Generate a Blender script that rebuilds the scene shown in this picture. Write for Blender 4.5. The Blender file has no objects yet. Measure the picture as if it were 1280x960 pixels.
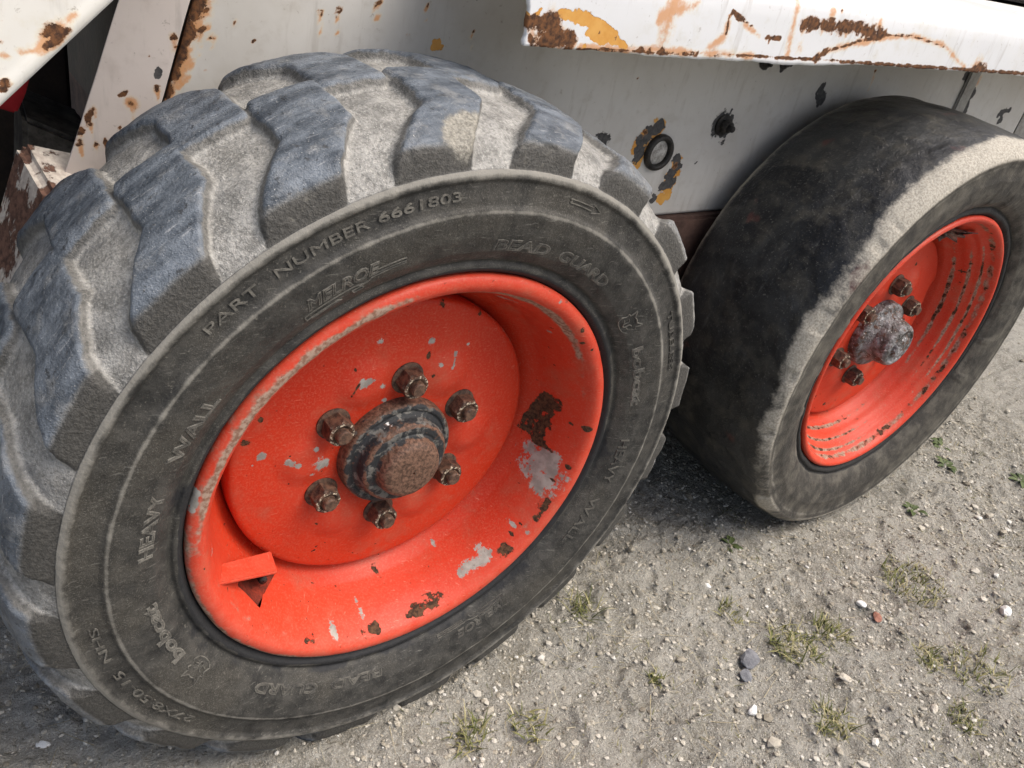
import bpy, bmesh, math, random
import numpy as np
from mathutils import Matrix, Vector
sc = bpy.context.scene
R = math.radians
rng = np.random.default_rng(7)
random.seed(7)
Z0 = 0.315                     # axle height above the ground
WB = 0.8065                    # wheelbase
YC = 0.088                     # mid plane of the tyres (outer rim flange lies at y = 0, -y faces the camera)

# ------------------------------------------------------------------ camera, sky, sun, exposure
cd = bpy.data.cameras.new('camera'); cam = bpy.data.objects.new('camera', cd)
sc.collection.objects.link(cam); sc.camera = cam
yaw, pit, rol = -0.7425, 1.01815, 0.23902
cam.matrix_world = Matrix.Translation((-0.35656, -0.47331, 0.48671 + Z0)) @ (
    Matrix.Rotation(yaw, 4, 'Z') @ Matrix.Rotation(pit, 4, 'X') @ Matrix.Rotation(rol, 4, 'Z'))
cd.sensor_fit = 'HORIZONTAL'; cd.sensor_width = 36; cd.lens = 1060.85 * 36 / 1280
cd.clip_start = 0.01; cd.clip_end = 400

SUN_EL, SUN_AZ = R(60), R(135)     # azimuth of the sun, clockwise from +Y
w = bpy.data.worlds.new('World'); sc.world = w; w.use_nodes = True
nt = w.node_tree; nt.nodes.clear()
sky = nt.nodes.new('ShaderNodeTexSky'); sky.sky_type = 'NISHITA'; sky.sun_disc = False
sky.sun_elevation = SUN_EL; sky.sun_rotation = SUN_AZ
sky.air_density = 1.0; sky.dust_density = 6.0; sky.ozone_density = 0.2; sky.altitude = 0
bg = nt.nodes.new('ShaderNodeBackground'); bg.inputs[1].default_value = 0.115
wo = nt.nodes.new('ShaderNodeOutputWorld')
nt.links.new(sky.outputs[0], bg.inputs[0]); nt.links.new(bg.outputs[0], wo.inputs[0])
sd = bpy.data.lights.new('sun', 'SUN'); sd.energy = 1.5; sd.angle = R(45); sd.color = (1, 0.97, 0.92)
sun = bpy.data.objects.new('sun', sd); sc.collection.objects.link(sun)
sdir = Vector((math.sin(SUN_AZ) * math.cos(SUN_EL), math.cos(SUN_AZ) * math.cos(SUN_EL), math.sin(SUN_EL)))
sun.rotation_euler = (-sdir).to_track_quat('-Z', 'Y').to_euler()
sc.cycles.max_bounces = 6; sc.cycles.diffuse_bounces = 3; sc.cycles.glossy_bounces = 2; sc.cycles.caustics_reflective = False; sc.cycles.caustics_refractive = False
sc.view_settings.view_transform = 'Standard'; sc.view_settings.look = 'None'
sc.view_settings.gamma = 1; sc.view_settings.use_curve_mapping = False
sc.view_settings.exposure = 0.74

# ------------------------------------------------------------------ helpers: noise, meshes, objects
def vnoise(p, seed=0):
    p = np.asarray(p, float); i = np.floor(p).astype(np.int64); f = p - i; f = f * f * (3 - 2 * f)
    def h(a, b, c):
        n = (a * 374761393 + b * 668265263 + c * 2147483647 + seed * 1274126177) & 0xffffffff
        n = ((n ^ (n >> 13)) * 1274126177) & 0xffffffff
        n = ((n ^ (n >> 15)) * 2246822519) & 0xffffffff
        return ((n ^ (n >> 16)) & 0xffffff) / 0xffffff
    x, y, z = i[..., 0], i[..., 1], i[..., 2]; u, v, t = f[..., 0], f[..., 1], f[..., 2]
    L = lambda a, b, k: a + (b - a) * k
    return L(L(L(h(x, y, z), h(x+1, y, z), u), L(h(x, y+1, z), h(x+1, y+1, z), u), v),
             L(L(h(x, y, z+1), h(x+1, y, z+1), u), L(h(x, y+1, z+1), h(x+1, y+1, z+1), u), v), t) * 2 - 1
def fbm(p, octv=4, gain=0.5, seed=0):
    p = np.asarray(p, float); s = 0; a = 1; n = 0
    for o in range(octv):
        s = s + a * vnoise(p * (2.03 ** o) + 17.3 * o, seed + o); n += a; a *= gain
    return s / n
def sstep(x, a, b):
    t = np.clip((x - a) / (b - a), 0, 1); return t * t * (3 - 2 * t)

col = sc.collection
def mesh_np(name, V, F, smooth=True, attrs=None):
    V = np.asarray(V, np.float32).reshape(-1, 3)
    me = bpy.data.meshes.new(name)
    me.vertices.add(len(V)); me.vertices.foreach_set('co', V.ravel())
    if isinstance(F, np.ndarray):
        k = F.shape[1]; n = len(F); tot = np.full(n, k, np.int32); flat = F.astype(np.int32).ravel()
    else:
        tot = np.array([len(f) for f in F], np.int32); flat = np.array([i for f in F for i in f], np.int32); n = len(F)
    me.loops.add(len(flat)); me.loops.foreach_set('vertex_index', flat)
    me.polygons.add(n); st = np.concatenate([[0], np.cumsum(tot)[:-1]]).astype(np.int32)
    me.polygons.foreach_set('loop_start', st)
    me.polygons.foreach_set('use_smooth', np.full(n, smooth))
    me.update(calc_edges=True); me.validate()
    for k, a in (attrs or {}).items():
        at = me.attributes.new(k, 'FLOAT', 'POINT'); at.data.foreach_set('value', np.asarray(a, np.float32).ravel())
    return me
def grid_faces(n, m, closed_u=False, closed_v=False, flip=False):
    I = np.arange(n if closed_u else n - 1); J = np.arange(m if closed_v else m - 1)
    i, j = np.meshgrid(I, J, indexing='ij'); i2 = (i + 1) % n; j2 = (j + 1) % m
    F = np.stack([i * m + j, i2 * m + j, i2 * m + j2, i * m + j2], -1).reshape(-1, 4)
    return F[:, ::-1] if flip else F
def obj(name, me, mat, parent=None, loc=(0, 0, 0), rot=(0, 0, 0)):
    o = bpy.data.objects.new(name, me); col.objects.link(o)
    if mat is not None and me is not None:
        me.materials.clear(); me.materials.append(mat)
    o.parent = parent; o.location = loc; o.rotation_euler = rot
    return o
def empty(name, loc, parent=None):
    o = bpy.data.objects.new(name, None); col.objects.link(o); o.location = loc; o.parent = parent
    o.empty_display_size = 0.05
    return o
def tag(o, label=None, cat=None, group=None, kind=None):
    if label: o['label'] = label
    if cat: o['category'] = cat
    if group: o['group'] = group
    if kind: o['kind'] = kind
    return o
def bm_mesh(name, bm, smooth=False):
    bmesh.ops.recalc_face_normals(bm, faces=bm.faces)
    for f in bm.faces: f.smooth = smooth
    me = bpy.data.meshes.new(name); bm.to_mesh(me); bm.free(); return me
def prism(name, bottom, top, bevel=0.0, seg=2):
    """closed solid between two matching polygons"""
    bm = bmesh.new(); a = [bm.verts.new(v) for v in bottom]; b = [bm.verts.new(v) for v in top]
    bm.faces.new(a[::-1]); bm.faces.new(b); n = len(a)
    for i in range(n): bm.faces.new((a[i], a[(i+1) % n], b[(i+1) % n], b[i]))
    bmesh.ops.recalc_face_normals(bm, faces=bm.faces)
    if bevel: bmesh.ops.bevel(bm, geom=bm.edges[:], offset=bevel, segments=seg, affect='EDGES')
    return bm_mesh(name, bm)
def box(name, x0, x1, y0, y1, z0, z1, bevel=0.0):
    return prism(name, [(x0, y0, z0), (x1, y0, z0), (x1, y1, z0), (x0, y1, z0)],
                 [(x0, y0, z1), (x1, y0, z1), (x1, y1, z1), (x0, y1, z1)], bevel)
def resample(pts, n, smooth=0):
    """arc-length resampling of a polyline with n points, optional smoothing"""
    P = np.asarray(pts, float); d = np.r_[0, np.cumsum(np.hypot(*np.diff(P[:, :2], axis=0).T))]
    t = np.linspace(0, d[-1], n); Q = np.stack([np.interp(t, d, P[:, k]) for k in range(P.shape[1])], 1)
    for _ in range(smooth):
        Q[1:-1] = Q[1:-1] * 0.5 + 0.25 * (Q[:-2] + Q[2:])
    return Q
def lathe(name, prof, seg, attrs=None, disp=None, cut=None):
    """revolve (r, y) about the y axis; disp(theta, r, y) -> (dr, dy)"""
    P = np.asarray(prof, float); th = np.arange(seg) / seg * 2 * np.pi
    T, r = np.meshgrid(th, P[:, 0], indexing='ij'); y = np.broadcast_to(P[:, 1], r.shape).copy(); r = r.copy()
    if disp:
        dr, dy = disp(T, r, y); r = r + dr; y = y + dy
    V = np.stack([r * np.cos(T), y, r * np.sin(T)], -1)
    A = {k: f(T, r, y) for k, f in (attrs or {}).items()}
    F = grid_faces(seg, len(P), True)
    if cut:                                              # triangular opening given by three (theta, r) corners
        c = np.array([(q * math.cos(R(t)), q * math.sin(R(t))) for t, q in cut]); m_ = V.reshape(-1, 3)[F].mean(1)[:, [0, 2]]
        s_ = [np.cross(c[(k + 1) % 3] - c[k], m_ - c[k]) for k in range(3)]
        gone = (np.array(s_) > 0).all(0) | (np.array(s_) < 0).all(0)
        edge = np.intersect1d(F[gone], F[~gone]); F = F[~gone]; Vf = V.reshape(-1, 3)
        for i in edge:                                   # straighten the rim of the opening
            q = Vf[i, [0, 2]]; best = None
            for k in range(3):
                a, b = c[k], c[(k + 1) % 3]; t = np.clip(np.dot(q - a, b - a) / np.dot(b - a, b - a), 0, 1); e = a + (b - a) * t
                if best is None or np.hypot(*(q - e)) < best[0]: best = (np.hypot(*(q - e)), e)
            e = best[1]; o_ = np.argsort(P[:, 0]); Vf[i] = (e[0], np.interp(np.hypot(*e), P[o_, 0], P[o_, 1]), e[1])
        V = Vf
    return mesh_np(name, V, F, True, A)

# ------------------------------------------------------------------ node helper
class G:
    def __init__(s, name):
        s.mat = bpy.data.materials.new(name); s.mat.use_nodes = True; s.t = s.mat.node_tree; s.t.nodes.clear()
        s.o = s.n('ShaderNodeOutputMaterial'); s.co = s.n('ShaderNodeTexCoord').outputs['Object']
    def n(s, typ, **kw):
        x = s.t.nodes.new(typ)
        for k, v in kw.items(): setattr(x, k, v)
        return x
    def set(s, sock, v):
        if isinstance(v, bpy.types.NodeSocket): s.t.links.new(v, sock)
        elif isinstance(v, (tuple, list)) and sock.type == 'RGBA': sock.default_value = (*v[:3], 1)
        else: sock.default_value = v
    def noise(s, scale, detail=4, rough=0.55, vec=None, dist=0.0, color=False):
        x = s.n('ShaderNodeTexNoise'); s.set(x.inputs['Vector'], vec or s.co)
        for k, v in (('Scale', scale), ('Detail', detail), ('Roughness', rough), ('Distortion', dist)): s.set(x.inputs[k], v)
        return x.outputs[1 if color else 0]
    def vor(s, scale, feature='F1', vec=None, rand=1.0, out=0):
        x = s.n('ShaderNodeTexVoronoi', feature=feature); s.set(x.inputs['Vector'], vec or s.co)
        s.set(x.inputs['Scale'], scale); s.set(x.inputs['Randomness'], rand); return x.outputs[out]
    def attr(s, name):
        return s.n('ShaderNodeAttribute', attribute_name=name).outputs['Fac']
    def m(s, op, a, b=0.0, c=None, clamp=False):
        x = s.n('ShaderNodeMath', operation=op, use_clamp=clamp); s.set(x.inputs[0], a); s.set(x.inputs[1], b)
        if c is not None: s.set(x.inputs[2], c)
        return x.outputs[0]
    def ss(s, x, a, b, lo=0.0, hi=1.0):
        k = s.n('ShaderNodeMapRange', interpolation_type='SMOOTHSTEP'); s.set(k.inputs[0], x)
        for i, v in ((1, a), (2, b), (3, lo), (4, hi)): s.set(k.inputs[i], v)
        return k.outputs[0]
    def mix(s, f, a, b):
        x = s.n('ShaderNodeMix', data_type='RGBA'); s.set(x.inputs[0], f); s.set(x.inputs[6], a); s.set(x.inputs[7], b)
        return x.outputs[2]
    def mapv(s, scale=(1, 1, 1), loc=(0, 0, 0), rot=(0, 0, 0)):
        x = s.n('ShaderNodeMapping'); s.set(x.inputs[0], s.co)
        x.inputs[1].default_value = loc; x.inputs[2].default_value = rot; x.inputs[3].default_value = scale
        return x.outputs[0]
    def ramp(s, f, stops):
        x = s.n('ShaderNodeValToRGB'); e = x.color_ramp.elements
        while len(e) < len(stops): e.new(0.5)
        for k, (p, c) in enumerate(stops): e[k].position = p; e[k].color = (*c, 1)
        s.set(x.inputs[0], f); return x.outputs[0]
    def bump(s, h, dist=0.001, strength=1.0, normal=None):
        x = s.n('ShaderNodeBump'); s.set(x.inputs['Height'], h); x.inputs['Distance'].default_value = dist
        x.inputs['Strength'].default_value = strength
        if normal: s.set(x.inputs['Normal'], normal)
        return x.outputs[0]
    def island(s): return s.n('ShaderNodeNewGeometry').outputs['Random Per Island']
    def done(s, color, rough=0.7, metal=0.0, normal=None, spec=0.5, coat=0.0, sub=None):
        b = s.n('ShaderNodeBsdfPrincipled')
        s.set(b.inputs['Base Color'], color); s.set(b.inputs['Roughness'], rough); s.set(b.inputs['Metallic'], metal)
        s.set(b.inputs['Specular IOR Level'], spec); s.set(b.inputs['Coat Weight'], coat)
        b.inputs['Coat Roughness'].default_value = 0.25
        if normal: s.set(b.inputs['Normal'], normal)
        s.t.links.new(b.outputs[0], s.o.inputs[0]); return s.mat

# ------------------------------------------------------------------ materials
def m_rubber():
    g = G('worn_tyre_rubber')
    lug, tread, ridge, bead, tear = [g.attr(k) for k in ('lug', 'tread', 'ridge', 'bead', 'tear')]
    n1 = g.noise(55, 6, 0.6); n2 = g.noise(420, 3, 0.6); n3 = g.noise(9, 4, 0.6); n4 = g.noise(900, 2, 0.5)
    side = g.mix(g.ss(n1, 0.3, 0.72), (0.018, 0.0185, 0.018), (0.066, 0.064, 0.058))
    side = g.mix(g.m('MULTIPLY', g.ss(n3, 0.45, 0.65), 0.55), side, (0.066, 0.061, 0.050))
    n5 = g.noise(1300, 2, 0.6)
    side = g.mix(g.m('MULTIPLY', g.ss(n5, 0.56, 0.68), g.ss(n3, 0.35, 0.65, 0.08, 0.5)), side, (0.21, 0.205, 0.185))
    side = g.mix(g.m('MULTIPLY', g.ss(n5, 0.45, 0.33), g.ss(n3, 0.35, 0.65, 0.1, 0.5)), side, (0.016, 0.016, 0.015))
    side = g.mix(g.m('MULTIPLY', g.ss(g.noise(90, 3, 0.5, vec=g.mapv((1, 1, 7), (3, 3, 3), (0.4, 0.9, 0.3))), 0.64, 0.70), 0.4), side, (0.20, 0.195, 0.175))
    side = g.mix(g.m('MULTIPLY', g.ss(n2, 0.60, 0.76), 0.5), side, (0.22, 0.21, 0.18))
    side = g.mix(g.m('MULTIPLY', g.ss(g.m('ADD', ridge, g.m('MULTIPLY', g.m('SUBTRACT', n1, 0.5), 1.1)), 0.42, 1.0), 0.8), side, (0.27, 0.26, 0.23))
    side = g.mix(g.ss(g.m('ADD', bead, g.m('MULTIPLY', g.m('SUBTRACT', g.noise(26, 5, 0.6), 0.5), 1.6)), 0.42, 0.62), side, (0.020, 0.021, 0.023))
    gr = g.mix(g.ss(n1, 0.30, 0.70), (0.165, 0.163, 0.152), (0.35, 0.345, 0.325))
    gr = g.mix(g.m('MULTIPLY', g.ss(n2, 0.50, 0.70), 0.55), gr, (0.46, 0.45, 0.42))
    gr = g.mix(g.m('MULTIPLY', g.ss(n2, 0.46, 0.34), 0.5), gr, (0.10, 0.098, 0.09))
    gr = g.mix(g.m('MULTIPLY', g.ss(g.noise(18, 4, 0.6), 0.55, 0.72), 0.5), gr, (0.115, 0.118, 0.12))
    gr = g.mix(g.m('MULTIPLY', g.ss(n4, 0.66, 0.74), 0.7), gr, (0.58, 0.57, 0.54))
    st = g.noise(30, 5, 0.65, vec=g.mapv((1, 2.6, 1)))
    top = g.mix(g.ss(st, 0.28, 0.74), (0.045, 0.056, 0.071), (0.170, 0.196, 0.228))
    top = g.mix(g.m('MULTIPLY', g.ss(n1, 0.52, 0.70), 0.55), top, (0.25, 0.256, 0.255))
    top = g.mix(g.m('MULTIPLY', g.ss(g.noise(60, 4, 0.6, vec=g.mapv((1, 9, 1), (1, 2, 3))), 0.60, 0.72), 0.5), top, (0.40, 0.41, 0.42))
    top = g.mix(g.m('MULTIPLY', g.ss(g.noise(150, 5, 0.6), 0.60, 0.68), 0.8), top, (0.035, 0.038, 0.042))
    top = g.mix(g.m('MULTIPLY', g.ss(n4, 0.68, 0.76), 0.8), top, (0.55, 0.55, 0.53))
    top = g.mix(g.m('MULTIPLY', g.attr('dust'), g.ss(n1, 0.25, 0.6, 0.55, 1.0)), top, g.mix(g.ss(n2, 0.35, 0.65), (0.15, 0.148, 0.138), (0.33, 0.325, 0.30)))
    lm = g.ss(g.m('ADD', lug, g.m('MULTIPLY', g.m('SUBTRACT', g.noise(110, 5, 0.65), 0.5), 0.55)), 0.62, 0.9)
    lm = g.m('MULTIPLY', lm, g.m('SUBTRACT', 1.0, g.attr('shoulder')))
    wall = g.mix(g.ss(n2, 0.4, 0.65), (0.052, 0.051, 0.047), (0.080, 0.078, 0.072))
    wm = g.m('MULTIPLY', g.ss(lug, 0.10, 0.45), g.m('MAXIMUM', g.attr('shoulder'), 0.62))
    trc = g.mix(wm, gr, wall)
    trc = g.mix(lm, trc, top)
    tm = g.ss(g.m('ADD', tear, g.m('MULTIPLY', g.m('SUBTRACT', g.noise(170, 4, 0.6), 0.5), 0.8)), 0.35, 0.75)
    trc = g.mix(tm, trc, g.mix(g.ss(n2, 0.3, 0.7), (0.17, 0.16, 0.135), (0.33, 0.315, 0.27)))
    em = g.ss(g.m('ADD', g.attr('edge'), g.m('MULTIPLY', g.m('SUBTRACT', g.noise(130, 4, 0.6), 0.5), 1.6)), 0.55, 0.95)
    trc = g.mix(g.m('MULTIPLY', em, 0.2), trc, (0.44, 0.43, 0.395))
    c = g.mix(tread, side, trc)
    h = g.m('ADD', g.m('MULTIPLY', g.m('MULTIPLY', n2, 0.9), g.ss(tread, 0.0, 1.0, 0.35, 1.0)), g.m('ADD', g.m('MULTIPLY', n1, 1.4), g.m('MULTIPLY', n4, g.ss(tread, 0.0, 1.0, 0.1, 0.4))))
    ro = g.mix(g.m('MULTIPLY', lm, tread), (0.66,) * 3, (0.52,) * 3)
    return g.done(c, ro, 0, g.bump(h, 0.0016, 0.8), 0.35)

def m_bald():
    g = G('bald_tyre_rubber')
    scuff, tread, ridge, bead = [g.attr(k) for k in ('scuff', 'tread', 'ridge', 'bead')]
    n1 = g.noise(40, 6, 0.62); n2 = g.noise(380, 3, 0.6); n3 = g.noise(11, 5, 0.6, dist=0.6); n4 = g.noise(900, 2, 0.5)
    t = g.mix(g.ss(n3, 0.36, 0.68), (0.009, 0.010, 0.012), (0.032, 0.034, 0.035))
    t = g.mix(g.m('MULTIPLY', g.ss(g.attr('worn'), 0.6, 0.1), g.ss(n1, 0.35, 0.6, 0.0, 0.3)), t, (0.075, 0.071, 0.06))
    t = g.mix(g.m('MULTIPLY', g.ss(g.noise(22, 5, 0.6, vec=g.mapv((1, 4, 1), (5, 2, 3))), 0.60, 0.76), 0.4), t, (0.12, 0.125, 0.125))
    t = g.mix(g.m('MULTIPLY', g.ss(n1, 0.48, 0.70), 0.5), t, (0.075, 0.07, 0.058))
    t = g.mix(g.m('MULTIPLY', g.ss(n2, 0.58, 0.72), 0.5), t, (0.16, 0.155, 0.14))
    t = g.mix(g.m('MULTIPLY', g.ss(g.noise(16, 3, 0.5, vec=g.mapv((1, 1, 1), (3, 1, 4))), 0.66, 0.72), 0.5), t, (0.11, 0.035, 0.03))
    sm = g.ss(g.m('ADD', scuff, g.m('MULTIPLY', g.m('SUBTRACT', g.noise(70, 6, 0.7), 0.5), 1.3)), 0.32, 0.92)
    t = g.mix(sm, t, g.mix(g.ss(n2, 0.28, 0.7), (0.27, 0.25, 0.21), (0.47, 0.44, 0.375)))
    s = g.mix(g.ss(n1, 0.35, 0.7), (0.034, 0.032, 0.028), (0.105, 0.097, 0.080))
    s = g.mix(g.m('MULTIPLY', g.ss(n2, 0.6, 0.74), 0.5), s, (0.17, 0.16, 0.14))
    s = g.mix(g.m('MULTIPLY', g.ss(g.m('ADD', ridge, g.m('MULTIPLY', g.m('SUBTRACT', n1, 0.5), 1.2)), 0.4, 0.95), 0.8), s, (0.22, 0.21, 0.18))
    s = g.mix(g.ss(g.m('ADD', bead, g.m('MULTIPLY', g.m('SUBTRACT', n1, 0.5), 1.0)), 0.4, 0.6), s, (0.016, 0.016, 0.016))
    c = g.mix(tread, s, t)
    h = g.m('ADD', g.m('MULTIPLY', n2, 0.5), g.m('ADD', g.m('MULTIPLY', n1, 1.8), g.m('MULTIPLY', n4, 0.2)))
    ro = g.mix(g.m('MULTIPLY', g.m('SUBTRACT', 1.0, sm), tread), (0.78,) * 3, (0.36,) * 3)
    return g.done(c, ro, 0, g.bump(h, 0.0016, 0.7), 0.4)

def m_orange(name, wear=1.0):
    g = G(name)
    rust, grey, dirt = [g.attr(k) for k in ('rust', 'grey', 'dirt')]
    nl = g.noise(7, 3, 0.5); n1 = g.noise(70, 5, 0.62); n2 = g.noise(260, 4, 0.6)
    base = g.mix(g.ss(nl, 0.3, 0.7), (0.50, 0.026, 0.007), (0.58, 0.040, 0.012))
    base = g.mix(g.m('MULTIPLY', g.attr('fade'), g.ss(n1, 0.25, 0.65, 0.35, 1.0)), base, (0.60, 0.085, 0.05))
    base = g.mix(g.m('MULTIPLY', g.ss(n2, 0.62, 0.72), 0.35), base, (0.55, 0.10, 0.05))
    base = g.mix(g.m('MULTIPLY', g.ss(g.noise(20, 6, 0.68), 0.50, 0.72), 0.55), base, (0.42, 0.105, 0.06))
    base = g.mix(g.m('MULTIPLY', g.ss(g.noise(480, 4, 0.65), 0.46, 0.66), 0.22), base, (0.50, 0.20, 0.13))
    base = g.mix(g.m('MULTIPLY', g.ss(g.noise(130, 3, 0.5, vec=g.mapv((1, 1, 9), (1, 1, 1), (0.3, 0.5, 0.2))), 0.67, 0.71), 0.4), base, (0.70, 0.27, 0.19))
    dm = g.m('MULTIPLY', g.ss(g.m('ADD', dirt, g.m('MULTIPLY', g.m('SUBTRACT', g.noise(55, 6, 0.65), 0.5), 1.5)), 0.42, 0.75), 0.85)
    base = g.mix(dm, base, g.mix(g.ss(n2, 0.35, 0.65), (0.16, 0.125, 0.085), (0.36, 0.32, 0.25)))
    gm = g.ss(g.m('ADD', grey, g.m('MULTIPLY', g.ss(grey, 0.02, 0.35), g.m('ADD', g.m('MULTIPLY', g.m('SUBTRACT', g.noise(85, 3, 0.5, vec=g.mapv((1, 1, 1), (4, 4, 4))), 0.5), 1.8), g.m('MULTIPLY', g.m('SUBTRACT', g.noise(330, 8, 0.76), 0.5), 2.0)))), 0.43, 0.60)
    base = g.mix(gm, base, g.mix(g.ss(n1, 0.35, 0.65), (0.25, 0.235, 0.21), (0.40, 0.385, 0.35)))
    rn = g.m('ADD', rust, g.m('MULTIPLY', g.ss(rust, 0.02, 0.35), g.m('ADD', g.m('MULTIPLY', g.m('SUBTRACT', g.noise(85, 3, 0.5), 0.5), 2.4), g.m('MULTIPLY', g.m('SUBTRACT', g.noise(260, 8, 0.76), 0.5), 1.4))))
    base = g.mix(g.m('MULTIPLY', g.ss(rn, 0.30, 0.46), 0.55), base, (0.30, 0.045, 0.018))
    sp = g.m('MULTIPLY', g.ss(g.noise(190, 3, 0.5, dist=0.4), 0.735 - 0.02 * wear, 0.755 - 0.02 * wear), g.ss(g.noise(14, 3, 0.5), 0.42, 0.58))
    rm = g.m('MAXIMUM', g.ss(rn, 0.47, 0.53), sp)
    base = g.mix(rm, base, g.mix(g.ss(g.noise(240, 4, 0.6), 0.35, 0.65), (0.032, 0.019, 0.012), (0.115, 0.06, 0.032)))
    h = g.m('ADD', g.m('MULTIPLY', rm, -1.0), g.m('MULTIPLY', n1, 0.5))
    ro = g.mix(g.m('MAXIMUM', g.m('MAXIMUM', rm, gm), dm), (0.46,) * 3, (0.88,) * 3)
    return g.done(base, ro, 0, g.bump(h, 0.0012, 0.8), 0.28)

def m_hub(name, crust):
    g = G(name)
    n1 = g.noise(70, 5, 0.65, dist=0.3); n2 = g.noise(110, 5, 0.65, vec=g.mapv((1, 1, 1), (2, 5, 1))); n3 = g.noise(300, 4, 0.6)
    if crust:
        c = g.mix(g.ss(n1, 0.35, 0.65), (0.06, 0.055, 0.05), (0.30, 0.30, 0.31))
        c = g.mix(g.ss(n2, 0.52, 0.62), c, (0.11, 0.055, 0.035))
        c = g.mix(g.ss(n3, 0.60, 0.7), c, (0.62, 0.62, 0.62))
        h = g.m('ADD', g.m('MULTIPLY', n1, 2.0), n3)
        return g.done(c, g.mix(n1, (0.35,) * 3, (0.7,) * 3), 0.35, g.bump(h, 0.003, 0.9), 0.5)
    rustm = g.attr('rust')
    c = g.mix(g.ss(n1, 0.50, 0.58), (0.022, 0.025, 0.028), (0.15, 0.148, 0.135))
    r = g.mix(g.ss(n3, 0.35, 0.65), (0.065, 0.035, 0.022), (0.19, 0.105, 0.07))
    c = g.mix(g.ss(g.m('ADD', rustm, g.m('MULTIPLY', g.m('SUBTRACT', n2, 0.5), 1.5)), 0.42, 0.55), c, r)
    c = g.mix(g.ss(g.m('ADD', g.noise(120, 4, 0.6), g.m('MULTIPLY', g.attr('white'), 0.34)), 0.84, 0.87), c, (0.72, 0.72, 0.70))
    return g.done(c, 0.62, 0, g.bump(g.m('ADD', n1, g.m('MULTIPLY', n3, 0.7)), 0.0018, 0.8), 0.45)

def m_nut():
    g = G('rusty_nut_steel')
    n1 = g.noise(160, 5, 0.65); n2 = g.noise(420, 3, 0.6)
    c = g.mix(g.ss(n1, 0.35, 0.65), (0.035, 0.022, 0.017), (0.15, 0.085, 0.055))
    c = g.mix(g.ss(g.m('ADD', n2, g.m('MULTIPLY', g.attr('rim'), 0.22)), 0.74, 0.80), c, (0.55, 0.48, 0.36))
    return g.done(c, 0.6, 0.1, g.bump(g.m('ADD', n1, g.m('MULTIPLY', n2, 0.5)), 0.0012, 0.9), 0.5)

def m_simple(name, c1, c2, scale=40, rough=0.7, metal=0.0, bump=0.0008, lo=0.35, hi=0.65, spec=0.4):
    g = G(name); n = g.noise(scale, 6, 0.62); n2 = g.noise(scale * 6, 3, 0.6)
    c = g.mix(g.ss(g.m('ADD', g.m('MULTIPLY', n, 0.75), g.m('MULTIPLY', n2, 0.25)), lo, hi), c1, c2)
    return g.done(c, rough, metal, g.bump(g.m('ADD', n, n2), bump, 0.7), spec)

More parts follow.
